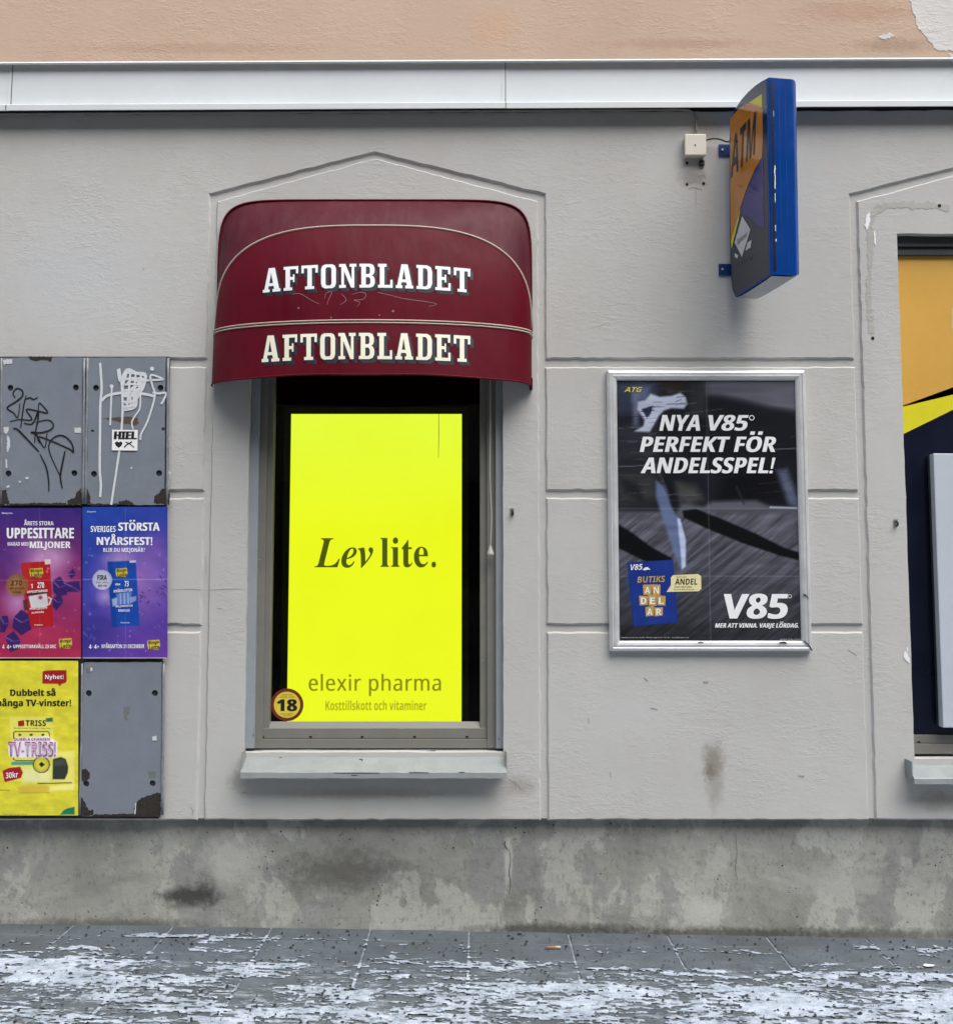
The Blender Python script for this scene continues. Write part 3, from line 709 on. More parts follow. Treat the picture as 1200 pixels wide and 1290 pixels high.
# right window
yw = .055
WIN2 = link('window', MB().box(o2l - .02, o2r + .02, .50, .52, o2b - .05, o2t + .05).mesh('window'), M['black'], B)
mb = MB()
zt2 = Z(320, yw - .02)
mb.box(o2l - .02, o2r + .02, .030, .09, zt2 + .030, o2t + .03, .002)
mb.box(o2l - .02, o2r + .02, .040, .09, zt2 - .002, zt2 + .028, .002)
mb.build('head_frame', M['gasket'], WIN2)  # dark slats, with the shade under the reveal put into their tone
mb = MB()
mb.box(o2l - .02, o2r + .02, .046, .10, Z(936.5, .046), Z(926, .046), .002)
mb.box(o2l - .02, o2r + .02, .040, .10, Z(950, .04), Z(937.2, .04), .002)
mb.box(o2r - .035, o2r + .02, .040, .10, Z(950, .04), zt2, .002)
mb.build('bottom_frame', M['frame'], WIN2)
mb = MB(); disc(mb, 1157, 935, 2.2, flat(.0453), 1.3); mb.build('drain_hole', M['dark'], WIN2)
s2 = sill(X(1151, 985, -.07), o2r + .03, 955, 980, 988, -.07, WIN2)
# the printed film behind the right window
F = thing('window_graphic', 'orange, yellow and navy printed panel filling the right-hand window', 'window graphic', P(1160, 640, yw))
xr = o2r - .03
def upto(px0, py0, px1, py1, y=yw):
    """extends a printed edge to the far jamb"""
    a, b_ = P(px0, py0, y), P(px1, py1, y); k = (xr - a.x) / (b_.x - a.x); return Vector((xr, y, a.z + (b_.z - a.z) * k))
xl = o2l - .01
def lft(px0, py0, px1, py1, y=yw):
    a, b_ = P(px0, py0, y), P(px1, py1, y); k = (xl - a.x) / (b_.x - a.x); return Vector((xl, y, a.z + (b_.z - a.z) * k))
e1 = ((1138, 512), (1200, 497)); e2 = ((1139, 546), (1200, 516))
l1, r1, l2, r2 = lft(*e1[0], *e1[1]), upto(*e1[0], *e1[1]), lft(*e2[0], *e2[1]), upto(*e2[0], *e2[1])
zlo = Z(935, yw)
mb = MB(); mb.face([l1, r1, (xr, yw, zt2 + .02), (xl, yw, zt2 + .02)]); mb.build('orange_field', M['orange'], F)
mb = MB(); mb.face([l2, r2, r1, l1]); mb.build('yellow_band', M['yellow'], F)
mb = MB(); mb.face([(xl, yw, zlo), (xr, yw, zlo), r2, l2]); mb.build('navy_field', M['navy'], F)
mb = MB(); ribbon(mb, [(1199.0, 388), (1198.6, 400), (1199, 414)], .8, flat(yw - .001)); mb.build('letter_edge', M['paleyellow'], F)
# the white slab standing in front of it
yp = -.005
WP = thing('white_panel', 'pale white upright panel with dark side edge mounted in front of the navy film', 'panel', P(1200, 900, yp))
x0, x1 = X(1181.5, 745, yp), o2r - .16
mb = MB(); mb.box(x0, x1, yp, yp + .035, Z(917, yp), Z(571, yp), .004); mb.build('face', M['whitepanel'], WP)
xe = X(1176.5, 745, yp + .036)
mb = MB(); mb.box(xe, x1 - .005, yp + .036, yw - .004, Z(917, yp) + .002, Z(571, yp) - .002, .002); mb.build('side_edge', M['gasket'], WP)

# ------------------------------------------------------------------ screen behind the glass
ys = .115
SC = thing('display_screen', 'tall glowing bright yellow advertising screen behind the window glass', 'screen', P(472, 909, ys))
x0, x1 = X(364, 715, ys), X(581.3, 715, ys); zs0, zs1 = Z(912, ys), Z(521.5, ys)
mb = MB(); mb.box(x0 - .03, x1 + .03, ys + .003, ys + .06, zs0 - .02, zs1 + .03, .004); mb.build('housing', M['black'], SC)
mb = MB(); mb.face([(x0, ys, zs0), (x1, ys, zs0), (x1, ys, zs1), (x0, ys, zs1)]); scr = mb.build('picture', M['screen'], SC)
mb = MB(); yt = ys - .0012
put(mb, serif('Lev', 0x1D468), (396, 678, 470, 715.5), flat(yt), 'math', off=-.012)
put(mb, serif('lite', 0x1D400) + '.', (479, 677, 549, 715), flat(yt), 'math', off=-.012)
mb.build('headline', M['screen_ink'], scr, fix=False)
mb = MB()
put(mb, 'elexir pharma', (389, 849, 555, 877), flat(yt), 'sans', off=.002, space=1.05, fat=.3)
mb.build('brand_line', M['screen_ink2'], scr, fix=False)
mb = MB(); put(mb, 'Kosttillskott och vitaminer', (410, 882.5, 537, 895), flat(ys - .0025), 'sans', off=.03); mb.build('small_print', M['screen_ink3'], scr, fix=False)
mb = MB(); ribbon(mb, [(552.5, 521), (552.5, 550), (552, 577)], .7, flat(ys - .002), True); mb.build('dead_line', M['ink'], scr)
# age-limit sticker on the pane
yk = .0775
A = thing('age_sticker', 'round yellow sticker with brown rim and number 18 at the lower corner of the pane', 'sticker', P(361.5, 888, yk))
mb = MB(); mb.prism([(P(361.5 + 20.6 * math.cos(a), 888 + 20.6 * math.sin(a), yk).x, P(361.5 + 20.6 * math.cos(a), 888 + 20.6 * math.sin(a), yk).z) for a in np.linspace(0, 6.2832, 49)[:-1]], [], yk, yk + .001); mb.build('rim', M['brownring'], A)
mb = MB(); disc(mb, 361.5, 888, 16.6, flat(yk - .0006), n=40); mb.build('face', M['pyellow'], A)
mb = MB(); put(mb, bold('18'), (349.5, 881, 373.5, 896), flat(yk - .0012), 'math', off=.022, fat=.7); mb.build('number', M['ink'], A, fix=False)
mb = MB()
for y_, a, b_ in ((875.3, 355, 368), (878, 352.5, 370.5), (899.2, 353.5, 369.5), (901.6, 356, 367)): put(mb, 'UNDER 18 ÅR' if y_ < 890 else 'INTE KÖPA', (a, y_ - 1, b_, y_ + 1), flat(yk - .0012), 'sans')
mb.build('small_print', M['brownring'], A, fix=False)
# pull cord beside the pane
K = thing('pull_cord', 'thin white pull cord with small triangular toggle hanging beside the window pane', 'cord', P(618, 690, -.004))
mb = MB(); pts = smooth_path([(617.2, 440), (617.6, 520), (617.2, 600), (619, 650), (617.6, 689)]); mb.tube([P(p.x, p.y, .010) for p in pts], .0013, 6); mb.build('cord', M['cream_plastic'], K, smooth=True)
M['cord_plastic'] = simple('shaded_cord_plastic', rgb(176, 176, 170), .5, 0, .05)  # cream plastic greyed, putting the shade on the toggle into its colour
mb = MB(); a, b_ = P(617.6, 687, .010), P(617.6, 699.5, .010); mb.tube([a, a.lerp(b_, .1), a.lerp(b_, .85), b_], [.002, .004, .0135, .012], 12); mb.build('toggle', M['cord_plastic'], K)

# ------------------------------------------------------------------ awning
AW = thing('awning', 'burgundy vinyl dome awning with cream piping and white lettering over the window', 'awning', P(472, 430))
XC = (X(277, 300) + X(668, 300)) / 2; HW = (X(668.5, 300) - X(276.5, 300)) / 2
z_top, z_piv, z_bot = Z(253.5), Z(421), Z(487.5)
def sup(u, n): return max(0.0, 1 - abs(u) ** n) ** (1.0 / n)
HN = 72
us = [math.sin(math.pi / 2 * (-1 + 2 * i / HN)) for i in range(HN + 1)]
def hoop(d, zc, n, dn=2.0, e=0.0):
    """a bent hoop: at u = 0 it stands d out from the wall at height zc, its ends sit at the pivots on the wall"""
    return [Vector((XC + u * (HW + e), -.004 - d * sup(u, dn), z_piv + (zc - z_piv) * sup(u, n))) for u in us]
d2, d3, d4 = .130, .205, .228
def zc_at(py, d): return Z(py, -.004 - d)
H1 = hoop(.004, z_top, 9, 2); H2 = hoop(d2, zc_at(284, d2), 3.0, 2.6); H3 = [p + Vector((-.005, 0, 0)) for p in hoop(d3, zc_at(404.5, d3), 2.0, 2.0, .006)]
H4 = [Vector((XC - .007 + u * (HW + .008), -.006 - d4 * sup(u, 2.0), z_bot - .0015 * math.cos(u * 9))) for u in us]
def loft(a, b, k, bulge):
    rings = []
    for j in range(k + 1):
        t = j / k; ring = []
        for i in range(len(a)):
            p = a[i].lerp(b[i], t); e = sup(us[i], 2) * math.sin(math.pi * t) * bulge
            ring.append(p + Vector((0, -.7 * e, .7 * e)))
        rings.append(ring)
    return rings
R12 = loft(H1, H2, 8, .012); R23 = loft(H2, H3, 12, .016); R34 = loft(H3, H4, 5, .003)
def skin(rings, name, m, parent):
    mb = MB()
    for a, b_ in zip(rings, rings[1:]): mb.loops(a, b_, closed=False)
    o = mb.build(name, m, parent, smooth=True); return o
hood = skin(R12, 'hood', M['vinyl_skylit_fade'], AW); front = skin(R23, 'front_panel', M['vinyl'], AW); val = skin(R34, 'valance', M['vinyl'], AW)
mb = MB(); mb.tube(H2, .0042, 8); mb.build('piping', M['piping'], AW, smooth=True)
mb = MB(); mb.tube([p + Vector((0, -.002, .004)) for p in H3], .0030, 8); mb.tube([p + Vector((0, -.002, -.006)) for p in H3], .0030, 8); mb.build('double_piping', M['piping'], AW, smooth=True)
mb = MB(); mb.tube([p + Vector((0, 0, .0)) for p in H4], .0035, 6); mb.tube([p + Vector((0, -.004, .0)) for p in H1], .0045, 6); mb.build('hem', M['vinyl'], AW, smooth=True)
mb = MB()
for q in (H2, H3): mb.tube([p + Vector((0, .012, -.010)) for p in q], .007, 8)
mb.build('hoop', M['steel'], AW, smooth=True)
mb = MB(); e = H4[-1]; mb.box(e.x - .010, e.x + .002, -.03, -.002, e.z - .016, e.z + .03, .003); mb.build('end_tab', M['vinyl'], AW)
allr = R12 + R23[1:] + R34[1:]
tv = [p for r in allr for p in r]; n_ = HN + 1; tf = [(j * n_ + i, j * n_ + i + 1, (j + 1) * n_ + i + 1, (j + 1) * n_ + i) for j in range(len(allr) - 1) for i in range(HN)]
bvh = BVHTree.FromPolygons(tv, tf)
def cloth(off):
    def f(px, py):
        d = ray(px, py).normalized(); hit, nrm, _, _ = bvh.ray_cast(CP, d)
        if hit is None: return P(px, py, -.2)
        if nrm.dot(d) > 0: nrm = -nrm
        return hit + nrm * off
    return f
SL = {
 'A': (.94, [(0, 0), (.36, 0), (.36, .12), (.28, .12), (.31, .25), (.57, .25), (.60, .12), (.51, .12), (.51, 0), (.94, 0), (.94, .12), (.87, .12), (.64, 1), (.31, 1), (.08, .12), (0, .12)], [[(.345, .37), (.535, .37), (.44, .80)]]),
 'F': (.78, [(0, 0), (.46, 0), (.46, .12), (.34, .12), (.34, .44), (.50, .44), (.50, .34), (.58, .34), (.58, .66), (.50, .66), (.50, .56), (.34, .56), (.34, .88), (.66, .88), (.66, .70), (.78, .70), (.78, 1), (0, 1), (0, .88), (.10, .88), (.10, .12), (0, .12)], []),
 'E': (.82, [(0, 0), (.82, 0), (.82, .32), (.70, .32), (.70, .12), (.34, .12), (.34, .44), (.50, .44), (.50, .34), (.58, .34), (.58, .66), (.50, .66), (.50, .56), (.34, .56), (.34, .88), (.68, .88), (.68, .70), (.80, .70), (.80, 1), (0, 1), (0, .88), (.10, .88), (.10, .12), (0, .12)], []),
 'T': (.88, [(.20, 0), (.68, 0), (.68, .12), (.56, .12), (.56, .88), (.75, .88), (.75, .68), (.88, .68), (.88, 1), (0, 1), (0, .68), (.13, .68), (.13, .88), (.32, .88), (.32, .12), (.20, .12)], []),
 'L': (.78, [(0, 0), (.78, 0), (.78, .34), (.66, .34), (.66, .12), (.34, .12), (.34, .88), (.46, .88), (.46, 1), (0, 1), (0, .88), (.10, .88), (.10, .12), (0, .12)], []),
 'N': (.92, [(0, 0), (.36, 0), (.36, .12), (.26, .12), (.26, .70), (.64, 0), (.81, 0), (.81, .88), (.92, .88), (.92, 1), (.56, 1), (.56, .88), (.67, .88), (.67, .34), (.33, 1), (0, 1), (0, .88), (.12, .88), (.12, .12), (0, .12)], []),
 'O': (.80, [(.20, 0), (.60, 0), (.74, .06), (.80, .20), (.80, .80), (.74, .94), (.60, 1), (.20, 1), (.06, .94), (0, .80), (0, .20), (.06, .06)], [[(.29, .12), (.51, .12), (.56, .20), (.56, .80), (.51, .88), (.29, .88), (.24, .80), (.24, .20)]]),
 'D': (.84, [(0, 0), (.58, 0), (.76, .07), (.84, .24), (.84, .76), (.76, .93), (.58, 1), (0, 1), (0, .88), (.10, .88), (.10, .12), (0, .12)], [[(.34, .12), (.50, .12), (.58, .18), (.60, .28), (.60, .72), (.58, .82), (.50, .88), (.34, .88)]]),
 'B': (.82, [(0, 0), (.56, 0), (.74, .05), (.82, .18), (.82, .35), (.76, .46), (.66, .51), (.75, .56), (.80, .66), (.80, .82), (.73, .95), (.56, 1), (0, 1), (0, .88), (.10, .88), (.10, .12), (0, .12)], [[(.34, .12), (.50, .12), (.58, .19), (.58, .37), (.50, .44), (.34, .44)], [(.34, .57), (.50, .57), (.56, .63), (.56, .81), (.50, .88), (.34, .88)]])}
def slab(word, x0, x1, yb, hgt, bow, gap=.17):
    tot = sum(SL[c][0] for c in word) + gap * (len(word) - 1); k = (x1 - x0) / tot; out = []; cx = 0
    for c in word:
        w_, o_, hs = SL[c]; lps = [o_] + hs; tr = tessellate_polygon([[Vector((a, b_, 0)) for a, b_ in l] for l in lps])
        pts = []
        for l in lps:
            for a, b_ in l:
                px = x0 + (cx + a) * k; u = (px - (x0 + x1) / 2) / ((x1 - x0) / 2); pts.append((px, yb + bow * u * u - b_ * hgt))
        out.append((pts, tr)); cx += w_ + gap
    return out
for nm, par, x0, x1, yb, hg, bow, m, sh in (('lettering', front, 331.5, 592, 362.5, 30.0, 6.5, M['white'], (3.6, 4.2)), ('lettering', val, 330, 592, 452.5, 33.0, 4.0, M['cream'], (4.2, 4.6))):
    lt = slab('AFTONBLADET', x0, x1, yb, hg, bow)
    mb = MB(); fs = [cloth(.0007 + .0001 * k) for k in range(12)]
    for k in range(12):
        for pts, tr in lt: mb.tris([fs[k](a + sh[0] * (12 - k) / 12, b_ + sh[1] * (12 - k) / 12) for a, b_ in pts], tr)
    for j, (ox, oy) in enumerate(((-1.0, -.7), (-1.0, .9), (1.0, -.9), (.2, -1.0))):
        fo_ = cloth(.0019 + .0001 * j)
        for pts, tr in lt: mb.tris([fo_(a + ox, b_ + oy) for a, b_ in pts], tr)
    mb.build('letter_shadow', M['navy_ink'], par, fix=False)
    mb = MB(); f2 = cloth(.0027)
    for pts, tr in lt: mb.tris([f2(*p) for p in pts], tr)
    mb.build(nm, m, par, fix=False)
mb = MB(); fq = cloth(.001)
M['scrawl'] = simple('faint_scratch', rgb(140, 104, 112), .6, 0, .2, 60)
for pts in ([(368, 371), (378, 370), (392, 378), (402, 383)], [(409, 376), (411, 369), (418, 368), (414, 377), (412, 384)], [(443, 371), (455, 368), (461, 371), (457, 377), (446, 378), (453, 381), (450, 386)], [(475, 368), (492, 372), (508, 376), (536, 380), (550, 383), (540, 386)], [(430, 370), (436, 378), (428, 384)]):
    ribbon(mb, pts, .75, fq, True)
for px, py, r in ((376, 388, 1.2), (495, 392, 1.5), (478, 397, 1.0), (417, 400, 1.1), (484, 336, .8)): disc(mb, px, py, r, cloth(.0012), n=10)
mb.build('scratch', M['scrawl'], front, fix=False)

# ------------------------------------------------------------------ framed poster
yf = -.024
FP = thing('framed_poster', 'dark horse-racing poster headed NYA V85 in a silver metal frame on the grey wall', 'poster', P(895, 820, 0))
x0, x1, z0, z1 = X(766, 643, yf), X(1018.3, 643, yf), Z(820.5, yf), Z(466.2, yf)
mb = MB(); mb.box(x0 + .006, x1 - .006, -.012, -.001, z0 + .006, z1 - .006); mb.build('backing', M['ink'], FP)
pr = [(0, -.001), (0, -.020), (.003, -.025), (.012, -.028), (.0145, -.0255), (.024, -.0265), (.034, -.024), (.0385, -.019), (.040, -.013)]
cor = [(x0, z0), (x1, z0), (x1, z1), (x0, z1)]; ins = [(1, 1), (-1, 1), (-1, -1), (1, -1)]
for k in range(4):
    q = (k + 1) % 4; mb = MB(); g = .0006
    A_ = [Vector((cor[k][0] + ins[k][0] * d, y, cor[k][1] + ins[k][1] * d)) for d, y in pr]; B_ = [Vector((cor[q][0] + ins[q][0] * d, y, cor[q][1] + ins[q][1] * d)) for d, y in pr]
    dr = (B_[0] - A_[0]).normalized() * g; A_ = [p + dr for p in A_]; B_ = [p - dr for p in B_]
    mb.loops(A_, B_, closed=False); mb.face(A_); mb.face(B_); mb.build('frame_rail', M['alu'], FP)
def wav(x0_, y0_, s, amp, seed):
    def d(px, py): return float(fbm(np.array((px - x0_) / s), np.array((py - y0_) / s), 3, seed)) * amp
    return d
ypo = -.0135
cv = Canvas(776, 477.5, 1010.5, 808, 236, 332)
def z8(*pts): return [(x / 3.306 + 740, y / 3.306 + 450) for x, y in pts]
cv.fill((26, 29, 36))
g1 = fbm(cv.gx / 60, cv.gy / 7, 4, 2)
cv.poly(z8((480, 80), (900, 80), (900, 235), (760, 215), (640, 185), (480, 165)), (98, 99, 112), 6)
cv.poly(z8((400, 160), (560, 165), (760, 215), (900, 240), (900, 430), (400, 430)), (24, 26, 33), 6)
cv.poly(z8((110, 80), (300, 80), (290, 150), (230, 230), (110, 240)), (62, 72, 96), 7, .8)
cv.poly(z8((290, 85), (420, 85), (400, 145), (300, 140)), (52, 42, 40), 5)
cv.poly(z8((190, 120), (260, 120), (250, 180), (185, 180)), (110, 125, 155), 4, .7)
cv.poly(z8((420, 95), (500, 95), (490, 250), (420, 240)), (58, 58, 64), 5, .7)
cv.poly(z8((185, 150), (215, 150), (212, 290), (190, 290)), (120, 128, 158), 3, .8)
cv.poly(z8((110, 290), (300, 280), (290, 430), (110, 440)), (50, 52, 60), 9, .8)
cv.poly(z8((110, 470), (290, 470), (300, 600), (110, 630)), (58, 60, 62), 9, .9)
cv.poly(z8((140, 500), (220, 540), (230, 600), (150, 560)), (24, 26, 30), 4, .8)
cv.poly(z8((370, 520), (450, 540), (480, 590), (420, 620), (370, 590)), (88, 86, 84), 6, .8)
cv.poly(z8((560, 470), (800, 470), (800, 600), (540, 600)), (12, 13, 17), 9)
cv.poly(z8((110, 640), (300, 640), (370, 605), (480, 622), (520, 600), (700, 596), (760, 620), (900, 630), (900, 1200), (110, 1200)), (90, 92, 103), 3)
st_ = fbm((cv.gx * .62 + cv.gy * .78) / 3.0, (cv.gx * .78 - cv.gy * .62) / 40, 4, 8)
gmask = np.clip((cv.gy - (450 + 640 / 3.306)) / 6, 0, 1)
cv.c *= (1 - gmask * (1 - np.clip(.55 + st_ * .95, .5, 1.25)))[..., None]
dk = np.clip((cv.gy - 700) / 110, 0, 1); cv.c *= (1 - .62 * dk * (1 - .3 * (cv.gx - 776) / 234))[..., None]
cv.poly(z8((395, 640), (450, 632), (560, 675), (700, 735), (820, 795), (895, 818), (895, 850), (800, 826), (640, 772), (500, 715), (400, 668)), (10, 12, 16), 1.2)
cv.poly(z8((118, 690), (180, 728), (260, 788), (350, 838), (345, 885), (250, 855), (118, 790)), (8, 10, 14), 1.5)
cv.poly(z8((300, 500), (350, 520), (385, 620), (360, 660), (300, 600)), (20, 22, 27), 3, .9)
cv.poly(z8((284, 515), (325, 540), (348, 620), (380, 680), (408, 770), (408, 870), (390, 888), (372, 850), (335, 745), (302, 640), (284, 580)), (104, 118, 158), 2.2)
cv.poly(z8((372, 670), (385, 672), (408, 760), (408, 872), (392, 884), (386, 800)), (196, 206, 242), 1.0)
cv.poly(z8((786, 470), (830, 465), (880, 600), (876, 636), (835, 610)), (100, 108, 136), 4, .9)
cv.poly(z8((210, 185), (240, 178), (262, 152), (300, 165), (350, 160), (385, 148), (408, 165), (414, 195), (400, 215), (350, 212), (318, 222), (296, 245), (280, 275), (258, 312), (196, 308), (232, 285), (236, 262), (205, 215)), (200, 208, 232), 1.6)
cv.poly(z8((224, 216), (272, 202), (262, 235), (246, 252)), (44, 54, 84), .8)
for a, b_, wd, c, k in (((760, 625), (890, 629), 2.2, (190, 200, 220), .9), ((770, 384), (890, 378), 1.2, (130, 138, 155), .7), ((125, 456), (290, 448), 1.0, (140, 146, 160), .6), ((125, 350), (300, 346), 1.0, (96, 100, 112), .5), ((400, 235), (560, 215), .9, (120, 126, 140), .5), ((620, 540), (650, 610), 3, (44, 46, 52), .7), ((280, 440), (330, 560), 4, (70, 72, 78), .6)):
    cv.line(*z8(a, b_), wd, c, k)
cv.c *= (.86 + .3 * (g1 - .35))[..., None]
for a, b_ in (((120, 630), (895, 630)), ((120, 912), (895, 912)), ((494, 90), (512, 1180))): cv.line(*z8(a, b_), 1.3, (150, 152, 160), .28)
for k in range(70):
    x, y = random.uniform(120, 420), random.uniform(100, 600); L_ = random.uniform(20, 110); g_ = random.choice((110, 80, 60, 20, 14)); cv.line(*z8((x, y), (x + L_, y - random.uniform(-4, 9))), random.uniform(.5, 1.4), (g_, g_ + 4, g_ + 16), random.uniform(.25, .7))
for k in range(30):
    x, y = random.uniform(480, 880), random.uniform(250, 600); L_ = random.uniform(30, 140); g_ = random.choice((74, 54, 16, 10)); cv.line(*z8((x, y), (x + L_, y - random.uniform(-4, 14))), random.uniform(.5, 1.6), (g_, g_ + 4, g_ + 12), random.uniform(.25, .6))
cv.poly(z8((165, 855), (355, 843), (375, 1105), (190, 1122)), (24, 52, 140), .6)
cv.poly(z8((175, 930), (362, 925), (372, 1000), (180, 1010)), (30, 66, 165), 8, .5)
M['print'] = vcol('glossy_print', .30)
wv = wav(776, 478, 60, .004, 4)
fpo = lambda o: (lambda px, py: P(px, py, ypo - o - wv(px, py)))
po = cv.build('picture', fpo(0), M['print'], FP, 1.2)
f1, f2, f3, f4 = fpo(.0006), fpo(.0012), fpo(.0018), fpo(.0024)
def zb8(x0, y0, x1, y1): return (x0 / 3.306 + 740, y0 / 3.306 + 450, x1 / 3.306 + 740, y1 / 3.306 + 450)
mb = MB(); IT = dict(shear=.22, off=.032, fat=.6)
put(mb, 'NYA', zb8(300, 240, 466, 306), f3, **IT); put(mb, 'V85', zb8(504, 240, 668, 306), f3, **IT)
put(mb, 'PERFEKT FÖR', zb8(218, 309, 782, 395), f3, **IT)
put(mb, 'ANDELSSPEL!', zb8(222, 417, 780, 484), f3, **IT)
ring = [(683 / 3.306 + 740 + r_ * math.cos(a), 252 / 3.306 + 450 + r_ * math.sin(a)) for r_ in (3.4, 2.4) for a in np.linspace(0, 6.2832, 21)[:-1]]
mb.mark(); mb.loops([f3(*p) for p in ring[:20]], [f3(*p) for p in ring[20:]]); mb.build('headline', M['white'], po, fix=False)
mb = MB()
put(mb, 'V85', zb8(570, 985, 830, 1090), f3, shear=.12, off=.040, fat=1.1)
put(mb, 'MER ATT VINNA. VARJE LÖRDAG.', zb8(530, 1102, 878, 1132), f3, shear=.25, off=.022, fat=.18)
ring = [(841 / 3.306 + 740 + r_ * math.cos(a), 996 / 3.306 + 450 + r_ * math.sin(a)) for r_ in (2.5, 1.9) for a in np.linspace(0, 6.2832, 17)[:-1]]
mb.mark(); mb.loops([f3(*p) for p in ring[:16]], [f3(*p) for p in ring[16:]]); mb.build('slogan', M['white'], po, fix=False)
mb = MB(); put(mb, 'ATG', zb8(152, 124, 228, 145), f3, shear=.35, off=.03); mb.build('emblem', M['pyellow'], po, fix=False)
tk = MB(); pol(tk, z8((167, 857), (353, 845), (373, 1103), (192, 1120)), f1)
M['royal'] = simple('royal_blue_print', rgb(26, 54, 138), .35, 0, .12, 18)
tk = tk.build('ticket', M['royal'], po)
mb = MB(); put(mb, 'V85', zb8(178, 862, 228, 886), f2, shear=.2, off=.03, tilt=-.6)
pol(mb, z8((228, 886), (238, 876), (250, 874), (262, 886), (250, 884), (240, 888)), f2); mb.build('emblem', M['white'], tk, fix=False)
mb = MB(); put(mb, 'BUTIKS', zb8(207, 912, 322, 938), f2, shear=.1, off=.02, tilt=-1.2); mb.build('title', M['gold'], tk, fix=False)
bl, wl = MB(), MB()
for s_, x_, y_, n_l in (('AN', 232, 950, 2), ('DEL', 216, 994, 3), ('AR', 242, 1040, 2)):
    for k, ch in enumerate(s_):
        xx = x_ + k * 37; j1, j2 = random.uniform(-4, 4), random.uniform(-4, 4)
        pol(bl, z8((xx - 2, y_ + j1), (xx + 34, y_ + j2 - 2), (xx + 33, y_ + 38 - j1), (xx, y_ + 40)), f2); put(wl, ch, zb8(xx + 6, y_ + 7, xx + 27, y_ + 34), f3, off=.04)
bl.build('letter_tile', M['gold'], tk); wl.build('letter', M['white'], tk, fix=False)
bb = MB(); pol(bb, z8((355, 908), (460, 903), (472, 912), (473, 965), (462, 975), (328, 978), (346, 950), (346, 918)), f2); bb = bb.build('speech_bubble', M['paleyellow'], po)
mb = MB(); put(mb, 'ANDEL', zb8(363, 922, 456, 947), f3, shear=.1, off=.035)
for y_, a, b_, s_ in ((911, 370, 410, 'KÖP EN'), (953, 360, 432, 'VINN I BUTIKEN'), (963, 360, 442, 'ELLER PÅ ATG.SE')): put(mb, s_, zb8(a, y_, b_, y_ + 7), f3)
mb.build('bubble_text', M['ink'], bb, fix=False)
mb = MB(); put(mb, 'Spela ansvarsfullt. Åldersgräns 18 år. Stödlinjen.se', zb8(140, 1164, 420, 1171), f3); put(mb, 'Gäller från 2025', zb8(800, 1172, 885, 1178), f3); mb.build('small_print', M['scuff'], po, fix=False)
mb = MB()
for px, py, s_ in ((883, 809.5, 1.6), (987, 810, 2.4), (1014, 751, 1.2)): ribbon(mb, [(px - 2.5 * s_, py), (px, py - .6), (px + 1.5 * s_, py + .8)], s_, flat(-.0295), True)
ribbon(mb, [(1011, 749), (1014, 749.5), (1018, 754)], 1.2, flat(-.0295), True); ribbon(mb, [(1012, 807), (1019, 814), (1023, 820)], 1.5, flat(-.0295), True)
mb.build('frame_scratch', M['ink'], FP)

# ------------------------------------------------------------------ bill boards at the left
NB = thing('notice_board', 'dark rusty steel rack holding the grey panels and lottery posters at the left', 'notice board', P(105, 1030, 0))
NBX0 = X(-12, 640)
mb = MB(); mb.box(NBX0, X(208.8, 640, -.014), -.014, -.0012, Z(1031.5, -.014), Z(449, -.014), .001); mb.build('backing', M['board'], NB)
YP = -.022
def hole(px, py, r=3.9): return [(P(px + r * math.cos(a), py + r * math.sin(a), YP).x, P(px + r * math.cos(a), py + r * math.sin(a), YP).z) for a in np.linspace(0, 6.2832, 19)[:-1]]
def metal_panel(label, quad, holes, rl, rr):
    t = thing('metal_panel', label, 'panel', P((quad[0][0] + quad[1][0]) / 2, quad[2][1], YP), 'grey steel panels of the notice board')
    mb = MB(); o_ = [(P(*q, YP).x, P(*q, YP).z) for q in quad]
    o2 = []
    for a, b_ in zip(o_, o_[1:] + o_[:1]):
        for k in range(12): o2.append((a[0] + (b_[0] - a[0]) * k / 12 + random.gauss(0, .0007), a[1] + (b_[1] - a[1]) * k / 12 + random.gauss(0, .0007)))
    mb.prism(o2, [hole(*h) for h in holes], YP, YP + .005); mb.build('plate', M['panel'], t)
    for (xa_, ya_), (xb_, yb_), rad in (rl, rr):
        mb = MB(); a, b_ = P(xa_, ya_, YP - .001), P(xb_, yb_, YP - .001); mb.tube([a.lerp(b_, k / 8) + Vector((random.gauss(0, .0006), 0, 0)) for k in range(9)], rad, 8); mb.build('rolled_edge', M['rim'], t, smooth=True)
    return t
p1 = metal_panel('grey steel panel with black pen tag, upper left of the notice board', [(3, 450.5), (104, 450.5), (103, 636), (1.5, 636)], [(13, 488.5), (95.5, 488), (10.5, 596.5), (93.5, 596)], ((2, 451), (.8, 635), .004), ((106.3, 451), (104.8, 635), .0052))
p2 = metal_panel('grey steel panel with white dripping paint scrawl and small white sticker', [(112, 450.5), (208.5, 450), (207, 636), (109.5, 636)], [(120.8, 488.5), (202, 488.5), (118.3, 597), (200.3, 596)], ((110.3, 451), (107.6, 635), .005), ((212, 451), (210.3, 635), .0055))
p3 = metal_panel('bare grey steel panel with rusted corners beside the yellow poster', [(105.5, 834.5), (203.5, 834.5), (202, 1028), (101, 1028)], [(111.7, 873.5), (195, 873.3), (108.5, 987.5), (192, 987)], ((103.8, 836), (100.3, 1027), .004), ((206.5, 836), (204.5, 1027), .005))
def z5(*pts): return [(x / 5, y / 5 + 430) for x, y in pts]
def z7(*pts): return [(x / 5.217, y / 5.217 + 820) for x, y in pts]
def patches(par, name, polys, m, off=.0008, j=.5):
    mb = MB()
    for k, q in enumerate(polys): pol(mb, ragged(q, j, 1.3), flat(YP - off - .00008 * k))
    return mb.build(name, m, par)
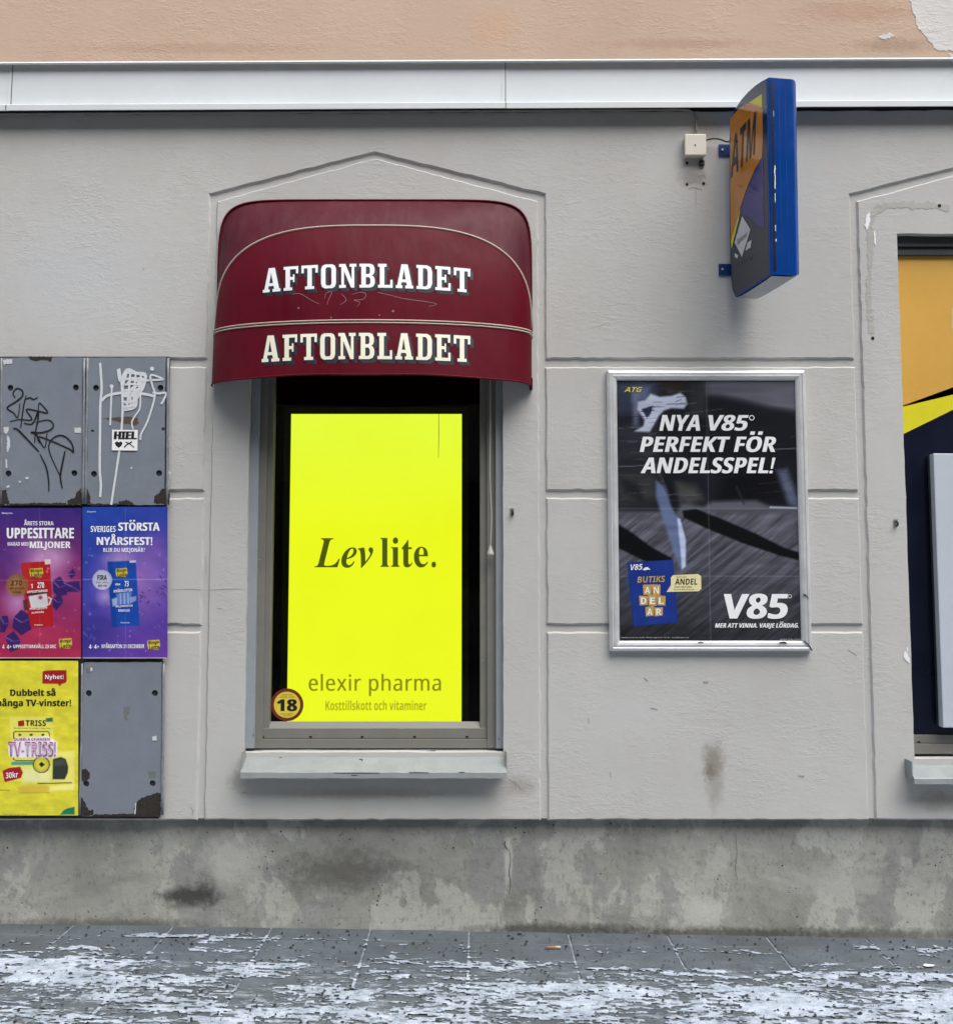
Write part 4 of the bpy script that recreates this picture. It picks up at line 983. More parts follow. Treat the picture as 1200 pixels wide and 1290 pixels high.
patches(p1, 'rust', [z5((8, 940), (40, 935), (50, 985), (60, 1025), (8, 1030)), z5((420, 1030), (430, 1000), (470, 985), (490, 940), (510, 930), (518, 1030)), z5((175, 95), (330, 95), (320, 130), (280, 112), (230, 122), (190, 112)), z5((60, 1022), (420, 1018), (420, 1032), (60, 1032))], M['rust'])
patches(p1, 'scuff', [z5((20, 115), (75, 112), (76, 140), (22, 145)), z5((22, 540), (55, 538), (54, 565), (40, 585), (24, 570)), z5((468, 545), (510, 543), (512, 576), (470, 576)), z5((45, 590), (62, 610), (65, 660), (50, 700), (42, 690)), z5((158, 855), (180, 852), (178, 868), (160, 868)), z5((36, 740), (46, 745), (44, 800), (34, 795)), z5((118, 880), (132, 878), (130, 892), (120, 890)), z5((40, 910), (60, 905), (58, 920), (42, 925))], M['scuff'], .0014, .25)
patches(p2, 'rust', [z5((532, 940), (552, 930), (570, 985), (570, 1030), (532, 1032)), z5((968, 1020), (972, 975), (1000, 960), (1020, 930), (1045, 925), (1068, 960), (1068, 1030)), z5((740, 1030), (750, 1008), (800, 1000), (835, 1015), (850, 1030)), z5((570, 1022), (740, 1022), (740, 1033), (570, 1033))], M['rust'])
patches(p2, 'scrape', [z5((640, 484), (720, 480), (800, 472), (870, 486), (862, 500), (875, 512), (850, 528), (800, 520), (720, 498))], M['brownscrape'], .0008, .3)
patches(p2, 'bolt_mark', [z5((575, 555), (593, 555), (593, 568), (575, 568)), z5((1018, 543), (1038, 541), (1038, 558), (1018, 560))], M['rust'], .0006, .2)
patches(p2, 'scuff', [z5((1052, 600), (1068, 600), (1068, 622), (1054, 622)), z5((1050, 820), (1078, 820), (1076, 836), (1052, 836)), z5((1052, 880), (1062, 880), (1062, 940), (1050, 930)), z5((820, 790), (835, 792), (832, 805), (822, 803))], M['scuff'], .0016, .2)
patches(p3, 'rust', [z7((515, 970), (540, 965), (565, 1010), (580, 1050), (615, 1045), (612, 1085), (510, 1085)), z7((880, 1080), (880, 1030), (893, 1000), (915, 985), (925, 968), (990, 950), (1030, 930), (1056, 935), (1056, 1090), (880, 1092)), z7((530, 790), (560, 776), (590, 800), (590, 835), (570, 850), (540, 855), (528, 830)), z7((612, 1076), (880, 1070), (880, 1090), (612, 1090))], M['rust'])
patches(p3, 'smear', [z7((808, 375), (850, 360), (852, 410), (835, 425), (840, 455), (815, 450)), z7((970, 795), (1025, 792), (1024, 830), (985, 835)), z7((560, 115), (610, 105), (605, 140), (570, 148))], simple('dirty_smear', rgb(112, 118, 116), .6, 0, .1, 60), .0006, .4)
patches(p3, 'scuff', [z7((590, 112), (606, 108), (606, 130), (594, 136)), z7((1062, 700), (1075, 690), (1078, 815), (1064, 820)), z7((1066, 880), (1074, 885), (1070, 960), (1062, 950)), z7((888, 1000), (896, 1000), (890, 1070), (882, 1075)), z7((1000, 565), (1030, 555), (1028, 590), (1005, 590))], M['scuff'], .0016, .25)
# tag in black pen
mb = MB(); zo = [0]
def stroke(mb, pts, wd, taper=True):
    zo[0] += 1; ribbon(mb, z5(*pts), wd / 5, flat(YP - .0016 - .00006 * (zo[0] % 40)), taper)
for pts, wd in (([(95, 355), (82, 325), (105, 297), (140, 310), (140, 345), (100, 380), (45, 418), (85, 450), (112, 478), (125, 390)], 10), ([(165, 340), (150, 400), (140, 470), (130, 545)], 9), ([(155, 365), (190, 355), (210, 365), (238, 352)], 9), ([(62, 505), (120, 492), (200, 492), (165, 430), (225, 435), (300, 450), (262, 398), (245, 392), (240, 450)], 9), ([(150, 515), (200, 520), (225, 480), (240, 440), (238, 500), (225, 560), (218, 640)], 11), ([(225, 510), (300, 495), (335, 520), (320, 555), (255, 575), (195, 572), (230, 590), (280, 670), (296, 575)], 10), ([(225, 560), (250, 640), (240, 600), (330, 630), (440, 680), (462, 698), (450, 640), (400, 595), (345, 602), (308, 650), (320, 720), (380, 850)], 10), ([(410, 688), (395, 760), (380, 850), (392, 925)], 12), ([(82, 548), (110, 555), (165, 610), (245, 695)], 12), ([(252, 710), (290, 790), (305, 870), (308, 945)], 10)):
    stroke(mb, pts, wd)
mb.build('pen_tag', M['ink'], p1, fix=False)
mb = MB()
for pts, wd in (([(630, 135), (635, 200), (640, 300), (632, 400), (630, 600), (628, 800), (635, 900), (631, 980)], 15), ([(640, 375), (670, 345), (720, 330), (800, 322), (900, 330), (975, 345)], 17), ([(705, 280), (700, 380), (694, 528)], 11), ([(750, 170), (765, 260), (770, 340), (772, 430), (765, 560), (750, 700), (700, 1030)], 14), ([(745, 175), (760, 250), (800, 180), (860, 200), (915, 212), (895, 300), (860, 330), (850, 410), (780, 430)], 20), ([(800, 180), (770, 290), (790, 330), (830, 300), (905, 240)], 20), ([(770, 340), (830, 340), (890, 270), (830, 240), (800, 275)], 18), ([(785, 390), (850, 370), (880, 330)], 15), ([(820, 350), (824, 400)], 14), ([(885, 330), (880, 420), (850, 470), (830, 510), (838, 555)], 10), ([(850, 250), (940, 245), (1010, 240), (1025, 235), (950, 212), (960, 280), (975, 345), (930, 500), (890, 580), (884, 622)], 12), ([(960, 320), (1000, 328), (1045, 325), (1030, 370), (1015, 395)], 13), ([(800, 195), (850, 200), (912, 212)], 17), ([(788, 238), (840, 232), (905, 236)], 15), ([(785, 272), (840, 268), (895, 274)], 13), ([(780, 308), (830, 306), (890, 300)], 15), ([(822, 185), (812, 300), (800, 425)], 14), ([(856, 190), (846, 300), (838, 415)], 13), ([(890, 208), (880, 260), (872, 330)], 15), ([(778, 380), (820, 380), (860, 372)], 13), ([(775, 412), (815, 408), (852, 404)], 15)):
    stroke(mb, pts, wd, False)
disc(mb, *z5((958, 172))[0], 2.7, flat(YP - .0021)); disc(mb, *z5((703, 282))[0], 2.4, flat(YP - .0021))
mb.build('paint_scrawl', M['spray'], p2, fix=False)
# sticker on the panel
ST = thing('sticker', 'small white square sticker with black letters HIEL, heart and cross on the grey panel', 'sticker', P(157, 555, YP - .0036))
mb = MB(); q = z5((706, 556), (868, 558), (865, 688), (704, 686)); pol(mb, q, flat(YP - .0036)); mb.build('paper', M['white'], ST)
mb = MB(); f = flat(YP - .0042); put(mb, 'HIEL', (*z5((720, 567))[0], *z5((858, 616))[0]), f, shear=.08, off=.06, fat=.8)
pol(mb, z5((722, 640), (735, 630), (748, 636), (762, 630), (772, 640), (766, 655), (748, 670), (732, 658)), f)
ribbon(mb, z5((782, 668), (800, 650), (832, 632)), 1.6, f); ribbon(mb, z5((790, 634), (815, 645), (845, 668)), 1.2, flat(YP - .0043)); mb.build('sticker_print', M['ink'], ST, fix=False)

# lottery posters
def z6(*pts): return [(x / 5.217, y / 5.217 + 630) for x, y in pts]
def zb(fn): return lambda x0, y0, x1, y1: (*fn((x0, y0))[0], *fn((x1, y1))[0])
b6, b7 = zb(z6), zb(z7)
M['matte_print'] = vcol('poster_print', .42, spec=.35)
YQ = -.024
def sheet(seed, amp, quad):
    """a slightly buckled poster; the print is laid out in the frame (0..1) of its four corners"""
    wf = wav(0, 600, 34, amp, seed)
    return lambda o: (lambda px, py: P(px, py, YQ - o - wf(px, py)))
def board(cv, name, label, seed, amp):
    x0, y0, x1, y1 = cv.b
    t = thing(name, label, 'poster', P((x0 + x1) / 2, y1, YQ)); F = sheet(seed, amp, None)
    o = cv.build('sheet', F(0), M['matte_print'], t, 1.15 if 'yellow' in label else .92); return t, o, F
def logo_patch(cv, bx):
    x0, y0, x1, y1 = bx; ym = (y0 + y1) / 2; cv.poly([(x0, y0 + 1), (x1 - 1, y0), (x1, ym + 1), (x1 - 2, y1), (x0 + 1, y1 - .5), (x0 - .5, ym)], (228, 204, 72), .35)
# purple-red poster
cv = Canvas(-1, 640, 102, 829.5, 130, 236); cv.grad((50, 640), (50, 829), (62, 44, 132), (182, 44, 84))
cv.over(np.clip((cv.gy - 660) / 90, 0, 1) * np.clip((cv.gx) / 110, 0, 1) * .7 * np.clip((800 - cv.gy) / 70, 0, 1), (190, 66, 128))
cv.blob(48, 712, 46, 56, (216, 168, 214), .85, 1.1); cv.blob(22, 760, 26, 30, (206, 160, 214), .8); cv.blob(70, 700, 30, 22, (230, 190, 226), .6); cv.blob(10, 700, 36, 46, (96, 52, 140), .8); cv.blob(50, 800, 60, 20, (206, 60, 96), .6)
for k in range(22): cv.blob(random.uniform(2, 100), random.uniform(690, 800), random.uniform(1, 3), random.uniform(1, 3), (230, 190, 235), .45)
for q in (((345, 530), (395, 500), (435, 560), (440, 620), (380, 640), (350, 600)), ((345, 640), (400, 625), (418, 670), (370, 725), (345, 700)), ((440, 490), (480, 450), (500, 490), (470, 515)), ((420, 545), (520, 530), (530, 605), (440, 605)), ((90, 770), (140, 720), (215, 765), (205, 850), (140, 890), (80, 840)), ((0, 765), (50, 760), (60, 810), (30, 870), (0, 870)), ((35, 900), (90, 860), (135, 920), (120, 980), (65, 1000))):
    cv.poly(z6(*q), (58, 36, 104), .5); c_ = z6(*q); mx = sum(p[0] for p in c_) / len(c_); my = sum(p[1] for p in c_) / len(c_)
    cv.line((c_[0][0], c_[0][1]), (mx, my), 1.3, (150, 110, 190), .8); cv.line((mx, my), (c_[2][0], c_[2][1]), 1.2, (112, 74, 160), .8); cv.line((mx, my), (c_[3][0], c_[3][1]), .9, (34, 20, 74), .7)
cv.poly(z6((138, 413), (328, 400), (352, 828), (205, 842), (160, 640)), (182, 30, 38), .4); cv.poly(z6((138, 413), (200, 408), (230, 640), (160, 640)), (206, 52, 52), 2, .5); cv.poly(z6((292, 390), (332, 388), (334, 420), (296, 424)), (228, 214, 222), .4)
cv.blob(*z6((112, 560))[0], 14.5, 14.5, (150, 108, 56), 1, .15)
cv.blob(*z6((105, 545))[0], 10, 10, (206, 172, 112), .6)
cv.poly(z6((185, 622), (305, 608), (320, 690), (300, 705), (205, 710)), (232, 228, 232), .5); cv.poly(z6((170, 615), (312, 595), (318, 612), (176, 634)), (66, 30, 34), .5, .85); cv.poly(z6((150, 660), (180, 650), (186, 720), (160, 730)), (92, 50, 44), .8); cv.blob(*z6((265, 640))[0], 3, 3, (170, 30, 60), .9, .3)
cv.line(*z6((318, 640), (336, 650)), 2, (232, 228, 232)); cv.line(*z6((336, 650), (325, 685)), 2, (232, 228, 232))
for y_, a, b_ in ((470, 300, 320), (450, 308, 322)): cv.blob(*z6(((a + b_) / 2, y_))[0], 2, 2, (236, 200, 200), .8)
cv.line((-1, 731), (102, 731), 1, (236, 210, 236), .25); cv.line((50, 640), (50, 829), .8, (236, 210, 236), .15); cv.poly([(-1, 828.3), (102, 828.3), (102, 830), (-1, 830)], (210, 190, 196), .3)
logo_patch(cv, b6(390, 908, 474, 976)); logo_patch(cv, b6(196, 446, 284, 508))
t, o, F_ = board(cv, 'lottery_poster', 'purple and red lottery poster headed UPPESITTARE with a red ticket and gold badge', 31, .010)
a1, a2 = F_(.0008), F_(.0015); CT = dict(off=.03)
mb = MB(); put(mb, 'ÅRETS STORA', b6(158, 128, 352, 166), a1, **CT); put(mb, 'UPPESITTARE', b6(46, 182, 484, 252), a1, off=.034, fat=.3); put(mb, 'MAXAD MED', b6(50, 276, 188, 300), a1, off=.03); put(mb, 'MILJONER', b6(196, 272, 463, 328), a1, off=.034, fat=.25); mb.build('headline', M['white'], o, fix=False)
mb = MB(); put(mb, 'UPPESITTARKVÄLL 23 DEC', b6(88, 944, 370, 974), a1, off=.03); put(mb, '4  4+', b6(14, 950, 76, 978), a1, off=.03); put(mb, '@bingolotto', b6(12, 80, 82, 94), a1)
put(mb, '1', b6(203, 550, 214, 580), a2, off=.03); put(mb, '270', b6(246, 540, 290, 578), a2, off=.03); put(mb, 'UPPESITTARNAS', b6(178, 592, 312, 608), a2, off=.02, tilt=-2); put(mb, 'FAMILJELOTT', b6(196, 706, 312, 722), a2, off=.02, tilt=-1); put(mb, 'JULENS KVÄLL', b6(208, 730, 290, 746), a2, off=.02, tilt=-1); put(mb, 'bingolotto', b6(226, 815, 282, 828), a2, off=.01); mb.build('small_print', M['white'], o, fix=False)
mb = MB(); put(mb, '270', b6(70, 526, 146, 560), a2, off=.035); put(mb, 'MILJONER', b6(64, 572, 158, 586), a2, off=.02); put(mb, 'ATT VINNA', b6(84, 598, 142, 610), a2, off=.02); mb.build('badge_text', M['brownring'], o, fix=False)
def logo(o, f1_, f2_, bx):
    x0, y0, x1, y1 = bx; ym = (y0 + y1) / 2
    mb = MB(); put(mb, 'Bingo', (x0 + 1, y0 + .8, x1 - 1.5, ym), f2_, off=.03, tilt=-1); put(mb, 'Lotto', (x0 + 2, ym + .6, x1 - 1, y1 - .8), f2_, off=.03, tilt=-1); mb.build('logo_text', M['ink'], o, fix=False)
logo(o, F_(.0012), F_(.0018), b6(390, 908, 474, 976)); logo(o, F_(.0012), F_(.0018), b6(196, 446, 284, 508))
# blue poster
cv = Canvas(104, 638.5, 211, 829.5, 134, 238); cv.grad((108, 650), (205, 830), (36, 72, 176), (112, 66, 170))
cv.blob(170, 730, 62, 62, (186, 130, 204), .8, .9); cv.blob(150, 705, 26, 20, (214, 176, 228), .7); cv.blob(132, 752, 14, 14, (206, 186, 236), .7); cv.blob(196, 690, 26, 40, (150, 100, 190), .6); cv.blob(112, 800, 40, 40, (44, 44, 130), .7); cv.blob(190, 655, 40, 26, (52, 70, 168), .7)
for k in range(40): cv.blob(random.uniform(105, 210), random.uniform(690, 826), random.uniform(.8, 2.6), random.uniform(.8, 2.6), (216, 190, 240), .5)
for k in range(16):
    x, y = random.uniform(176, 210), random.uniform(726, 760); cv.line((x, y), (x + random.uniform(-5, 5), y + random.uniform(-6, 6)), 1.3, (60, 34, 120), .8)
for k in range(8):
    x, y = random.uniform(106, 128), random.uniform(786, 806); cv.line((x, y), (x + random.uniform(-3, 5), y + random.uniform(-4, 4)), 1.6, (96, 90, 190), .7)
cv.poly(z6((705, 405), (892, 398), (918, 826), (735, 834)), (24, 78, 178), .4); cv.poly(z6((850, 398), (892, 396), (893, 410), (852, 412)), (220, 224, 240), .4); cv.poly(z6((705, 405), (740, 404), (768, 834), (735, 834)), (18, 60, 150), .8, .7)
cv.blob(*z6((672, 525))[0], 12.6, 12.6, (214, 220, 236), 1, .12)
cv.poly(z6((765, 615), (865, 600), (860, 680), (770, 690)), (120, 150, 214), 1, .8); cv.poly(z6((735, 650), (770, 640), (770, 690), (740, 700)), (200, 214, 240), .8, .8); cv.poly(z6((850, 640), (895, 630), (895, 660), (858, 680)), (170, 180, 226), .8, .8)
for x_ in (790, 815, 840): cv.line(*z6((x_, 612), (x_ + 3, 682)), 1.3, (214, 222, 244), .7)
cv.line((104, 730), (211, 730), 1, (226, 220, 246), .4); cv.line((158, 640), (158, 829), .8, (226, 220, 246), .2); cv.poly([(104, 828.5), (211, 828.5), (211, 830), (104, 830)], (200, 196, 206), .3)
logo_patch(cv, b6(970, 918, 1052, 984)); logo_patch(cv, b6(762, 446, 838, 506))
t, o, F_ = board(cv, 'lottery_poster', 'blue and violet lottery poster headed NYÅRSFEST with a blue ticket and white badge', 57, .010)
a1, a2 = F_(.0008), F_(.0015)
mb = MB(); put(mb, 'SVERIGES', b6(596, 170, 760, 210), a1, off=.03); put(mb, 'STÖRSTA', b6(778, 130, 1048, 202), a1, off=.034, fat=.3); put(mb, 'NYÅRSFEST!', b6(637, 222, 1000, 296), a1, off=.034, fat=.3); put(mb, 'BLIR DU MILJONÄR?', b6(678, 306, 954, 348), a1, off=.03); mb.build('headline', M['white'], o, fix=False)
mb = MB(); put(mb, 'NYÅRSAFTON 31 DECEMBER', b6(668, 938, 948, 974), a1, off=.03); put(mb, '4  4+', b6(584, 950, 652, 978), a1, off=.03); put(mb, '@bingolotto', b6(572, 70, 630, 83), a1)
put(mb, '73', b6(818, 532, 846, 568), a2, off=.03); put(mb, 'VINN', b6(756, 548, 790, 560), a2, off=.02); put(mb, 'NYÅRSLOTTEN', b6(748, 578, 868, 604), a2, off=.03, tilt=-2); put(mb, 'MILJONFESTEN', b6(760, 690, 872, 706), a2, off=.02, tilt=-1); put(mb, 'BINGO LIVE', b6(778, 718, 852, 734), a2, off=.02); put(mb, 'bingolotto', b6(794, 800, 852, 813), a2, off=.01); mb.build('small_print', M['white'], o, fix=False)
mb = MB(); put(mb, 'FIRA', b6(640, 492, 702, 524), a2, off=.035); put(mb, 'Nyårsafton', b6(632, 534, 714, 548), a2, off=.01); put(mb, 'MED OSS!', b6(644, 556, 704, 568), a2, off=.02); mb.build('badge_text', M['navy'], o, fix=False)
logo(o, F_(.0012), F_(.0018), b6(970, 918, 1052, 984)); logo(o, F_(.0012), F_(.0018), b6(762, 446, 838, 506))
# yellow poster
cv = Canvas(-8, 832.5, 98.5, 1027.5, 130, 240); cv.fill((226, 218, 58)); nz = fbm(cv.gx / 9, cv.gy / 5, 4, 13); cv.c *= (.93 + .16 * (nz - .35))[..., None]
cv.poly(z7((62, 432), (348, 432), (356, 850), (80, 860)), (226, 220, 104), .8, .8)
cv.poly(z7((150, 770), (330, 770), (335, 870), (150, 870)), (232, 232, 170), 3, .8); cv.poly(z7((345, 665), (490, 655), (490, 868), (345, 868)), (230, 224, 110), 1.2)
cv.poly(z7((348, 712), (400, 698), (432, 712), (448, 760), (446, 800), (425, 845), (345, 845)), (48, 54, 46), .6); cv.poly(z7((354, 720), (420, 712), (436, 750), (360, 760)), (96, 104, 92), 2, .5)
cv.line(*z7((250, 872), (470, 868)), 1.3, (70, 60, 20), .9); cv.poly(z7((120, 890), (325, 888), (325, 935), (120, 935)), (212, 176, 70), 2, .7); cv.poly(z7((325, 890), (490, 870), (490, 915), (325, 925)), (240, 234, 150), 1.5, .8)
cv.line(*z7((0, 915), (62, 918)), 1.2, (120, 110, 30), .8); cv.line(*z7((130, 935), (320, 932)), 1.2, (170, 140, 40), .7)
for pts in (((90, 575), (90, 540), (100, 530), (315, 530), (325, 545), (325, 590)), ((85, 690), (90, 715), (105, 722), (225, 722))):
    q = z7(*pts)
    for a, b_ in zip(q, q[1:]): cv.line(a, b_, 1.1, (30, 32, 16), .95)
for x_ in (130, 205, 282): cv.blob(*z7((x_, 552))[0], 2.4, 1.6, (30, 32, 16), .95, .3)
cv.poly(z7((75, 730), (215, 728), (215, 750), (75, 752)), (80, 150, 130), .5); cv.poly(z7((300, 445), (346, 438), (348, 465), (305, 468)), (50, 110, 70), .6)
cx_, cy_ = z7((272, 748))[0]; cv.blob(cx_, cy_, 11, 11, (30, 32, 16), 1, .12); cv.blob(cx_, cy_, 9.6, 9.6, (226, 218, 70), 1, .12); cv.poly(z7((255, 745), (272, 730), (296, 748), (272, 766)), (30, 32, 16), .5)
cv.poly(z7((395, 1078), (420, 1046), (450, 1034), (490, 1026), (490, 1076)), (30, 120, 88), .5)
cv.poly(z7((50, 610), (95, 590), (340, 578), (378, 600), (376, 690), (350, 704), (60, 700)), (236, 232, 236), .5); cv.poly(z7((95, 570), (325, 562), (330, 580), (95, 590)), (236, 232, 236), .5)
cv.poly(z7((280, 138), (292, 130), (436, 126), (438, 196), (430, 212), (408, 216), (388, 234), (384, 218), (278, 216)), (158, 28, 36), .35); cv.poly(z7((16, 790), (60, 770), (132, 762), (150, 800), (138, 836), (30, 864)), (158, 28, 36), .35)
t, o, F_ = board(cv, 'lottery_poster', 'yellow lottery poster headed Dubbelt så många TV-vinster with red price tag', 77, .010)
a1, a2, a3 = F_(.0008), F_(.0016), F_(.0024)
mb = MB(); put(mb, 'Dubbelt så', b7(68, 246, 364, 296), a1, off=.026, fat=.25); put(mb, 'många TV-vinster!', b7(-38, 312, 466, 378), a1, off=.026, fat=.25); mb.build('headline', M['ink'], o, fix=False)
mb = MB(); put(mb, 'Nyhet!', b7(296, 156, 418, 194), a2, off=.03); put(mb, '30kr', b7(38, 796, 118, 836), a2, off=.03, tilt=-1.5); mb.build('tag_text', M['white'], o, fix=False)
mb = MB(); put(mb, 'TRISS', b7(168, 456, 302, 494), a1, off=.045); put(mb, 'Skrapa fram TV-vinster varje dag', b7(92, 504, 332, 514), a1); put(mb, 'Vinn upp till 30 000 kr', b7(20, 1072, 180, 1080), a1); mb.build('title', M['ink'], o, fix=False)
mb = MB(); pol(mb, z7((118, 462), (158, 456), (160, 492), (120, 496)), a1); mb.build('title_mark', M['red'], o)
in_ = MB(); h_ = o
put(in_, 'TV-TRISS!', b7(54, 598, 366, 696), a3, off=.02); put(in_, 'DUBBLA CHANSEN', b7(95, 572, 328, 590), a2, off=.02); in_.build('lettering', simple('mauve_print', rgb(150, 84, 140), .45), h_, fix=False)
mb = MB(); put(mb, 'TV-TRISS!', b7(60, 606, 360, 688), F_(.0029), off=-.012); mb.build('lettering_face', simple('pale_pink_print', rgb(226, 190, 220), .45), h_, fix=False)

# ------------------------------------------------------------------ projecting sign
SG = thing('projecting_sign', 'blue double-sided ATM box sign sticking out from the wall on two brackets', 'sign', P(935, 350, -.2))
yb_, yo_ = -.045, -.385
p_in, p_out = P(917.5, 262, yb_), P(966.5, 221, yo_)
ax = Vector((p_out.x - p_in.x, p_out.y - p_in.y, 0)); LEN = ax.length; ax.normalize(); nl = Vector((-ax.y, ax.x, 0)); nl = nl if nl.x < 0 else -nl
TH = .117
def sg(px, py, o=0.0): return PP(px, py, p_in + nl * o, nl)
out = [(966.5, 97), (958, 101.5), (950, 107), (941, 115), (933, 124), (926, 135), (921, 147), (918.5, 160), (917.5, 178), (917.8, 260), (919, 345), (921.5, 366), (925, 374), (932, 370.5), (945, 362.5), (958, 354), (970.5, 345.5)]
pts = [sg(*p) for p in out]
def quad2(p): return ((p - p_in).dot(ax), p.z)
bm = bmesh.new(); va = [bm.verts.new(p) for p in pts]; vb = [bm.verts.new(p - nl * TH) for p in pts]
bm.faces.new(va); bm.faces.new(vb[::-1])
for k in range(len(pts)):
    q = (k + 1) % len(pts); bm.faces.new((va[q], va[k], vb[k], vb[q]))
bmesh.ops.recalc_face_normals(bm, faces=bm.faces[:])
bmesh.ops.bevel(bm, geom=[e for e in bm.edges if e.verts[0] in va and e.verts[1] in va], offset=.007, segments=3, profile=.5, affect='EDGES')
far = [v for v in bm.verts if (v.co - p_in).dot(nl) < -TH + .001]
bmesh.ops.bevel(bm, geom=[e for e in bm.edges if e.verts[0] in far and e.verts[1] in far], offset=.026, segments=6, profile=.5, affect='EDGES')
mb = MB().bm(bm); body = mb.build('housing', M['blue'], SG)
def inset_px(pts_, k):
    cx, cy = sum(p[0] for p in pts_) / len(pts_), sum(p[1] for p in pts_) / len(pts_)
    return [(cx + (x - cx) * k, cy + (y - cy) * (k + .0)) for x, y in pts_]
def face_poly(name, pz, m, o, par=SG):
    mb = MB(); pol(mb, pz, lambda a, b_: sg(a, b_, o)); return mb.build(name, m, par)
def z4(*q): return [(x / 3.3333 + 840, y / 3.3333 + 80) for x, y in q]
outl = [(964.5, 101), (957, 104.5), (950, 109.5), (941, 117.5), (933, 126.5), (926.5, 137), (921.5, 149), (919.2, 161), (918.4, 178), (918.7, 260), (919.8, 345), (922.3, 364), (925, 371.5), (932, 368.5), (945, 360.5), (958, 352), (968, 345.5)]
fcp = face_poly('face_panel', outl, M['signnavy'], .0006)
def clip(pz): return pz
og = face_poly('orange_field', z4((264, 236), (285, 205), (312, 180), (340, 166), (372, 172), (400, 188), (402, 330), (398, 392), (370, 440), (335, 520), (308, 600), (296, 650), (268, 740), (265, 600)), M['signorange'], .0012, fcp)
face_poly('yellow_corner', z4((342, 164), (370, 146), (398, 126), (399, 186), (372, 172)), M['yellow'], .0012, fcp)
face_poly('yellow_sliver', z4((308, 604), (300, 655), (285, 715), (270, 778), (268, 742), (296, 650)), M['yellow'], .0012, fcp)
face_poly('purple_field', z4((398, 396), (403, 400), (407, 690), (385, 680), (352, 650), (330, 635), (312, 640), (318, 580), (340, 520), (372, 445)), M['purple'], .0012, fcp)
dm = face_poly('diamond_emblem', z4((315, 640), (350, 696), (314, 812), (283, 750)), M['scuff'], .0018, fcp)
face_poly('emblem_corner', z4((338, 750), (355, 740), (350, 772), (328, 786)), M['scuff'], .0018, fcp); face_poly('emblem_corner', z4((284, 795), (298, 805), (294, 818), (284, 812)), M['scuff'], .0018, fcp)
mb = MB(); va_ = [(294, 735), (337, 700), (334, 725), (296, 762)]
v, tr = glyphs('Bankomat', 'sans', 0, .01); q4 = z4(*va_)
mb.tris([sg(*( (Vector(q4[0]) * (1 - a) + Vector(q4[1]) * a) * b_ + (Vector(q4[3]) * (1 - a) + Vector(q4[2]) * a) * (1 - b_)), .0024) for a, b_ in v], tr); mb.build('emblem_text', M['navy'], dm, fix=False)
mb = MB(); q4 = z4((266, 316), (374, 196), (373, 372), (266, 482)); v, tr = glyphs(bold('ATM'), 'math', .18, .02)
mb.tris([sg(*((Vector(q4[0]) * (1 - a) + Vector(q4[1]) * a) * b_ + (Vector(q4[3]) * (1 - a) + Vector(q4[2]) * a) * (1 - b_)), .0020) for a, b_ in v], tr); mb.build('lettering', M['navy'], fcp, fix=False)
mb = MB(); q4 = z4((290, 838), (358, 800), (357, 822), (290, 858)); v, tr = glyphs('uttag', 'sans', 0, -.01)
mb.tris([sg(*((Vector(q4[0]) * (1 - a) + Vector(q4[1]) * a) * b_ + (Vector(q4[3]) * (1 - a) + Vector(q4[2]) * a) * (1 - b_)), .0014) for a, b_ in v], tr); mb.build('small_print', M['gasket'], fcp, fix=False)
0 and face_poly('tan_patch', z4((300, 302), (327, 296), (327, 385), (302, 394)), M['tan'], .0026, fcp)
# edge trims on the street end
fo = p_out + ax * 0; 
def end_pt(s, z, o): return p_in + ax * (sA + (sB - sA) * (z - zA) / (zB - zA) + o) - nl * s + Vector((0, 0, z - p_in.z))
qA, qB = sg(970.5, 345.5), sg(966.5, 97); zA, zB = qA.z, qB.z; sA, sB = (qA - p_in).dot(ax), (qB - p_in).dot(ax)
mb = MB()
for s in (.040, .064): mb.mark(); mb.tris([end_pt(s + a, z, .0008) for a, z in ((0, zA + .02), (.0016, zA + .02), (.0016, zB - .02), (0, zB - .02))], [(0, 1, 2, 3)])
mb.build('edge_groove', M['bluebr'], SG)
mb = MB()
for z0_, z1_, w_ in ((.43, .55, .0035), (.36, .41, .002), (.22, .25, .002), (.165, .18, .003), (.80, .83, .0015)):
    zz0, zz1 = zA + (zB - zA) * z0_, zA + (zB - zA) * z1_
    pol_ = ragged([(0, zz0), (w_, zz0), (w_, zz1), (0, zz1)], .0006, .01); vs_ = [end_pt(.0195 + a, z, .0012) for a, z in pol_]
    mb.mark(); mb.tris(vs_, tessellate_polygon([[Vector((a, z, 0)) for a, z in pol_]]))
mb.build('paint_chip', M['white'], SG)
bp = [sg(*q_, .0) for q_ in ((924.5, 374.6), (932, 371.2), (945, 363.3), (958, 354.8), (969.5, 346.6))]
mb = MB(); dn = Vector((0, 0, -.0022)); ins_ = -nl * .007
mb.loops([q_ + dn + ins_ for q_ in bp], [q_ + dn - nl * (TH - .027) for q_ in bp], closed=False); mb.build('underside_sheen', M['underside_sheen'], SG)  # added plate; its grey stands for ground snow mirrored in the gloss
mb = MB(); mb.tris([end_pt(s_, z, .0006) for s_, z in ((.010, zA + .012), (.021, zA + .012), (.021, zB - .012), (.010, zB - .012))], [(0, 1, 2, 3)]); mb.build('edge_trim', M['navy'], SG)
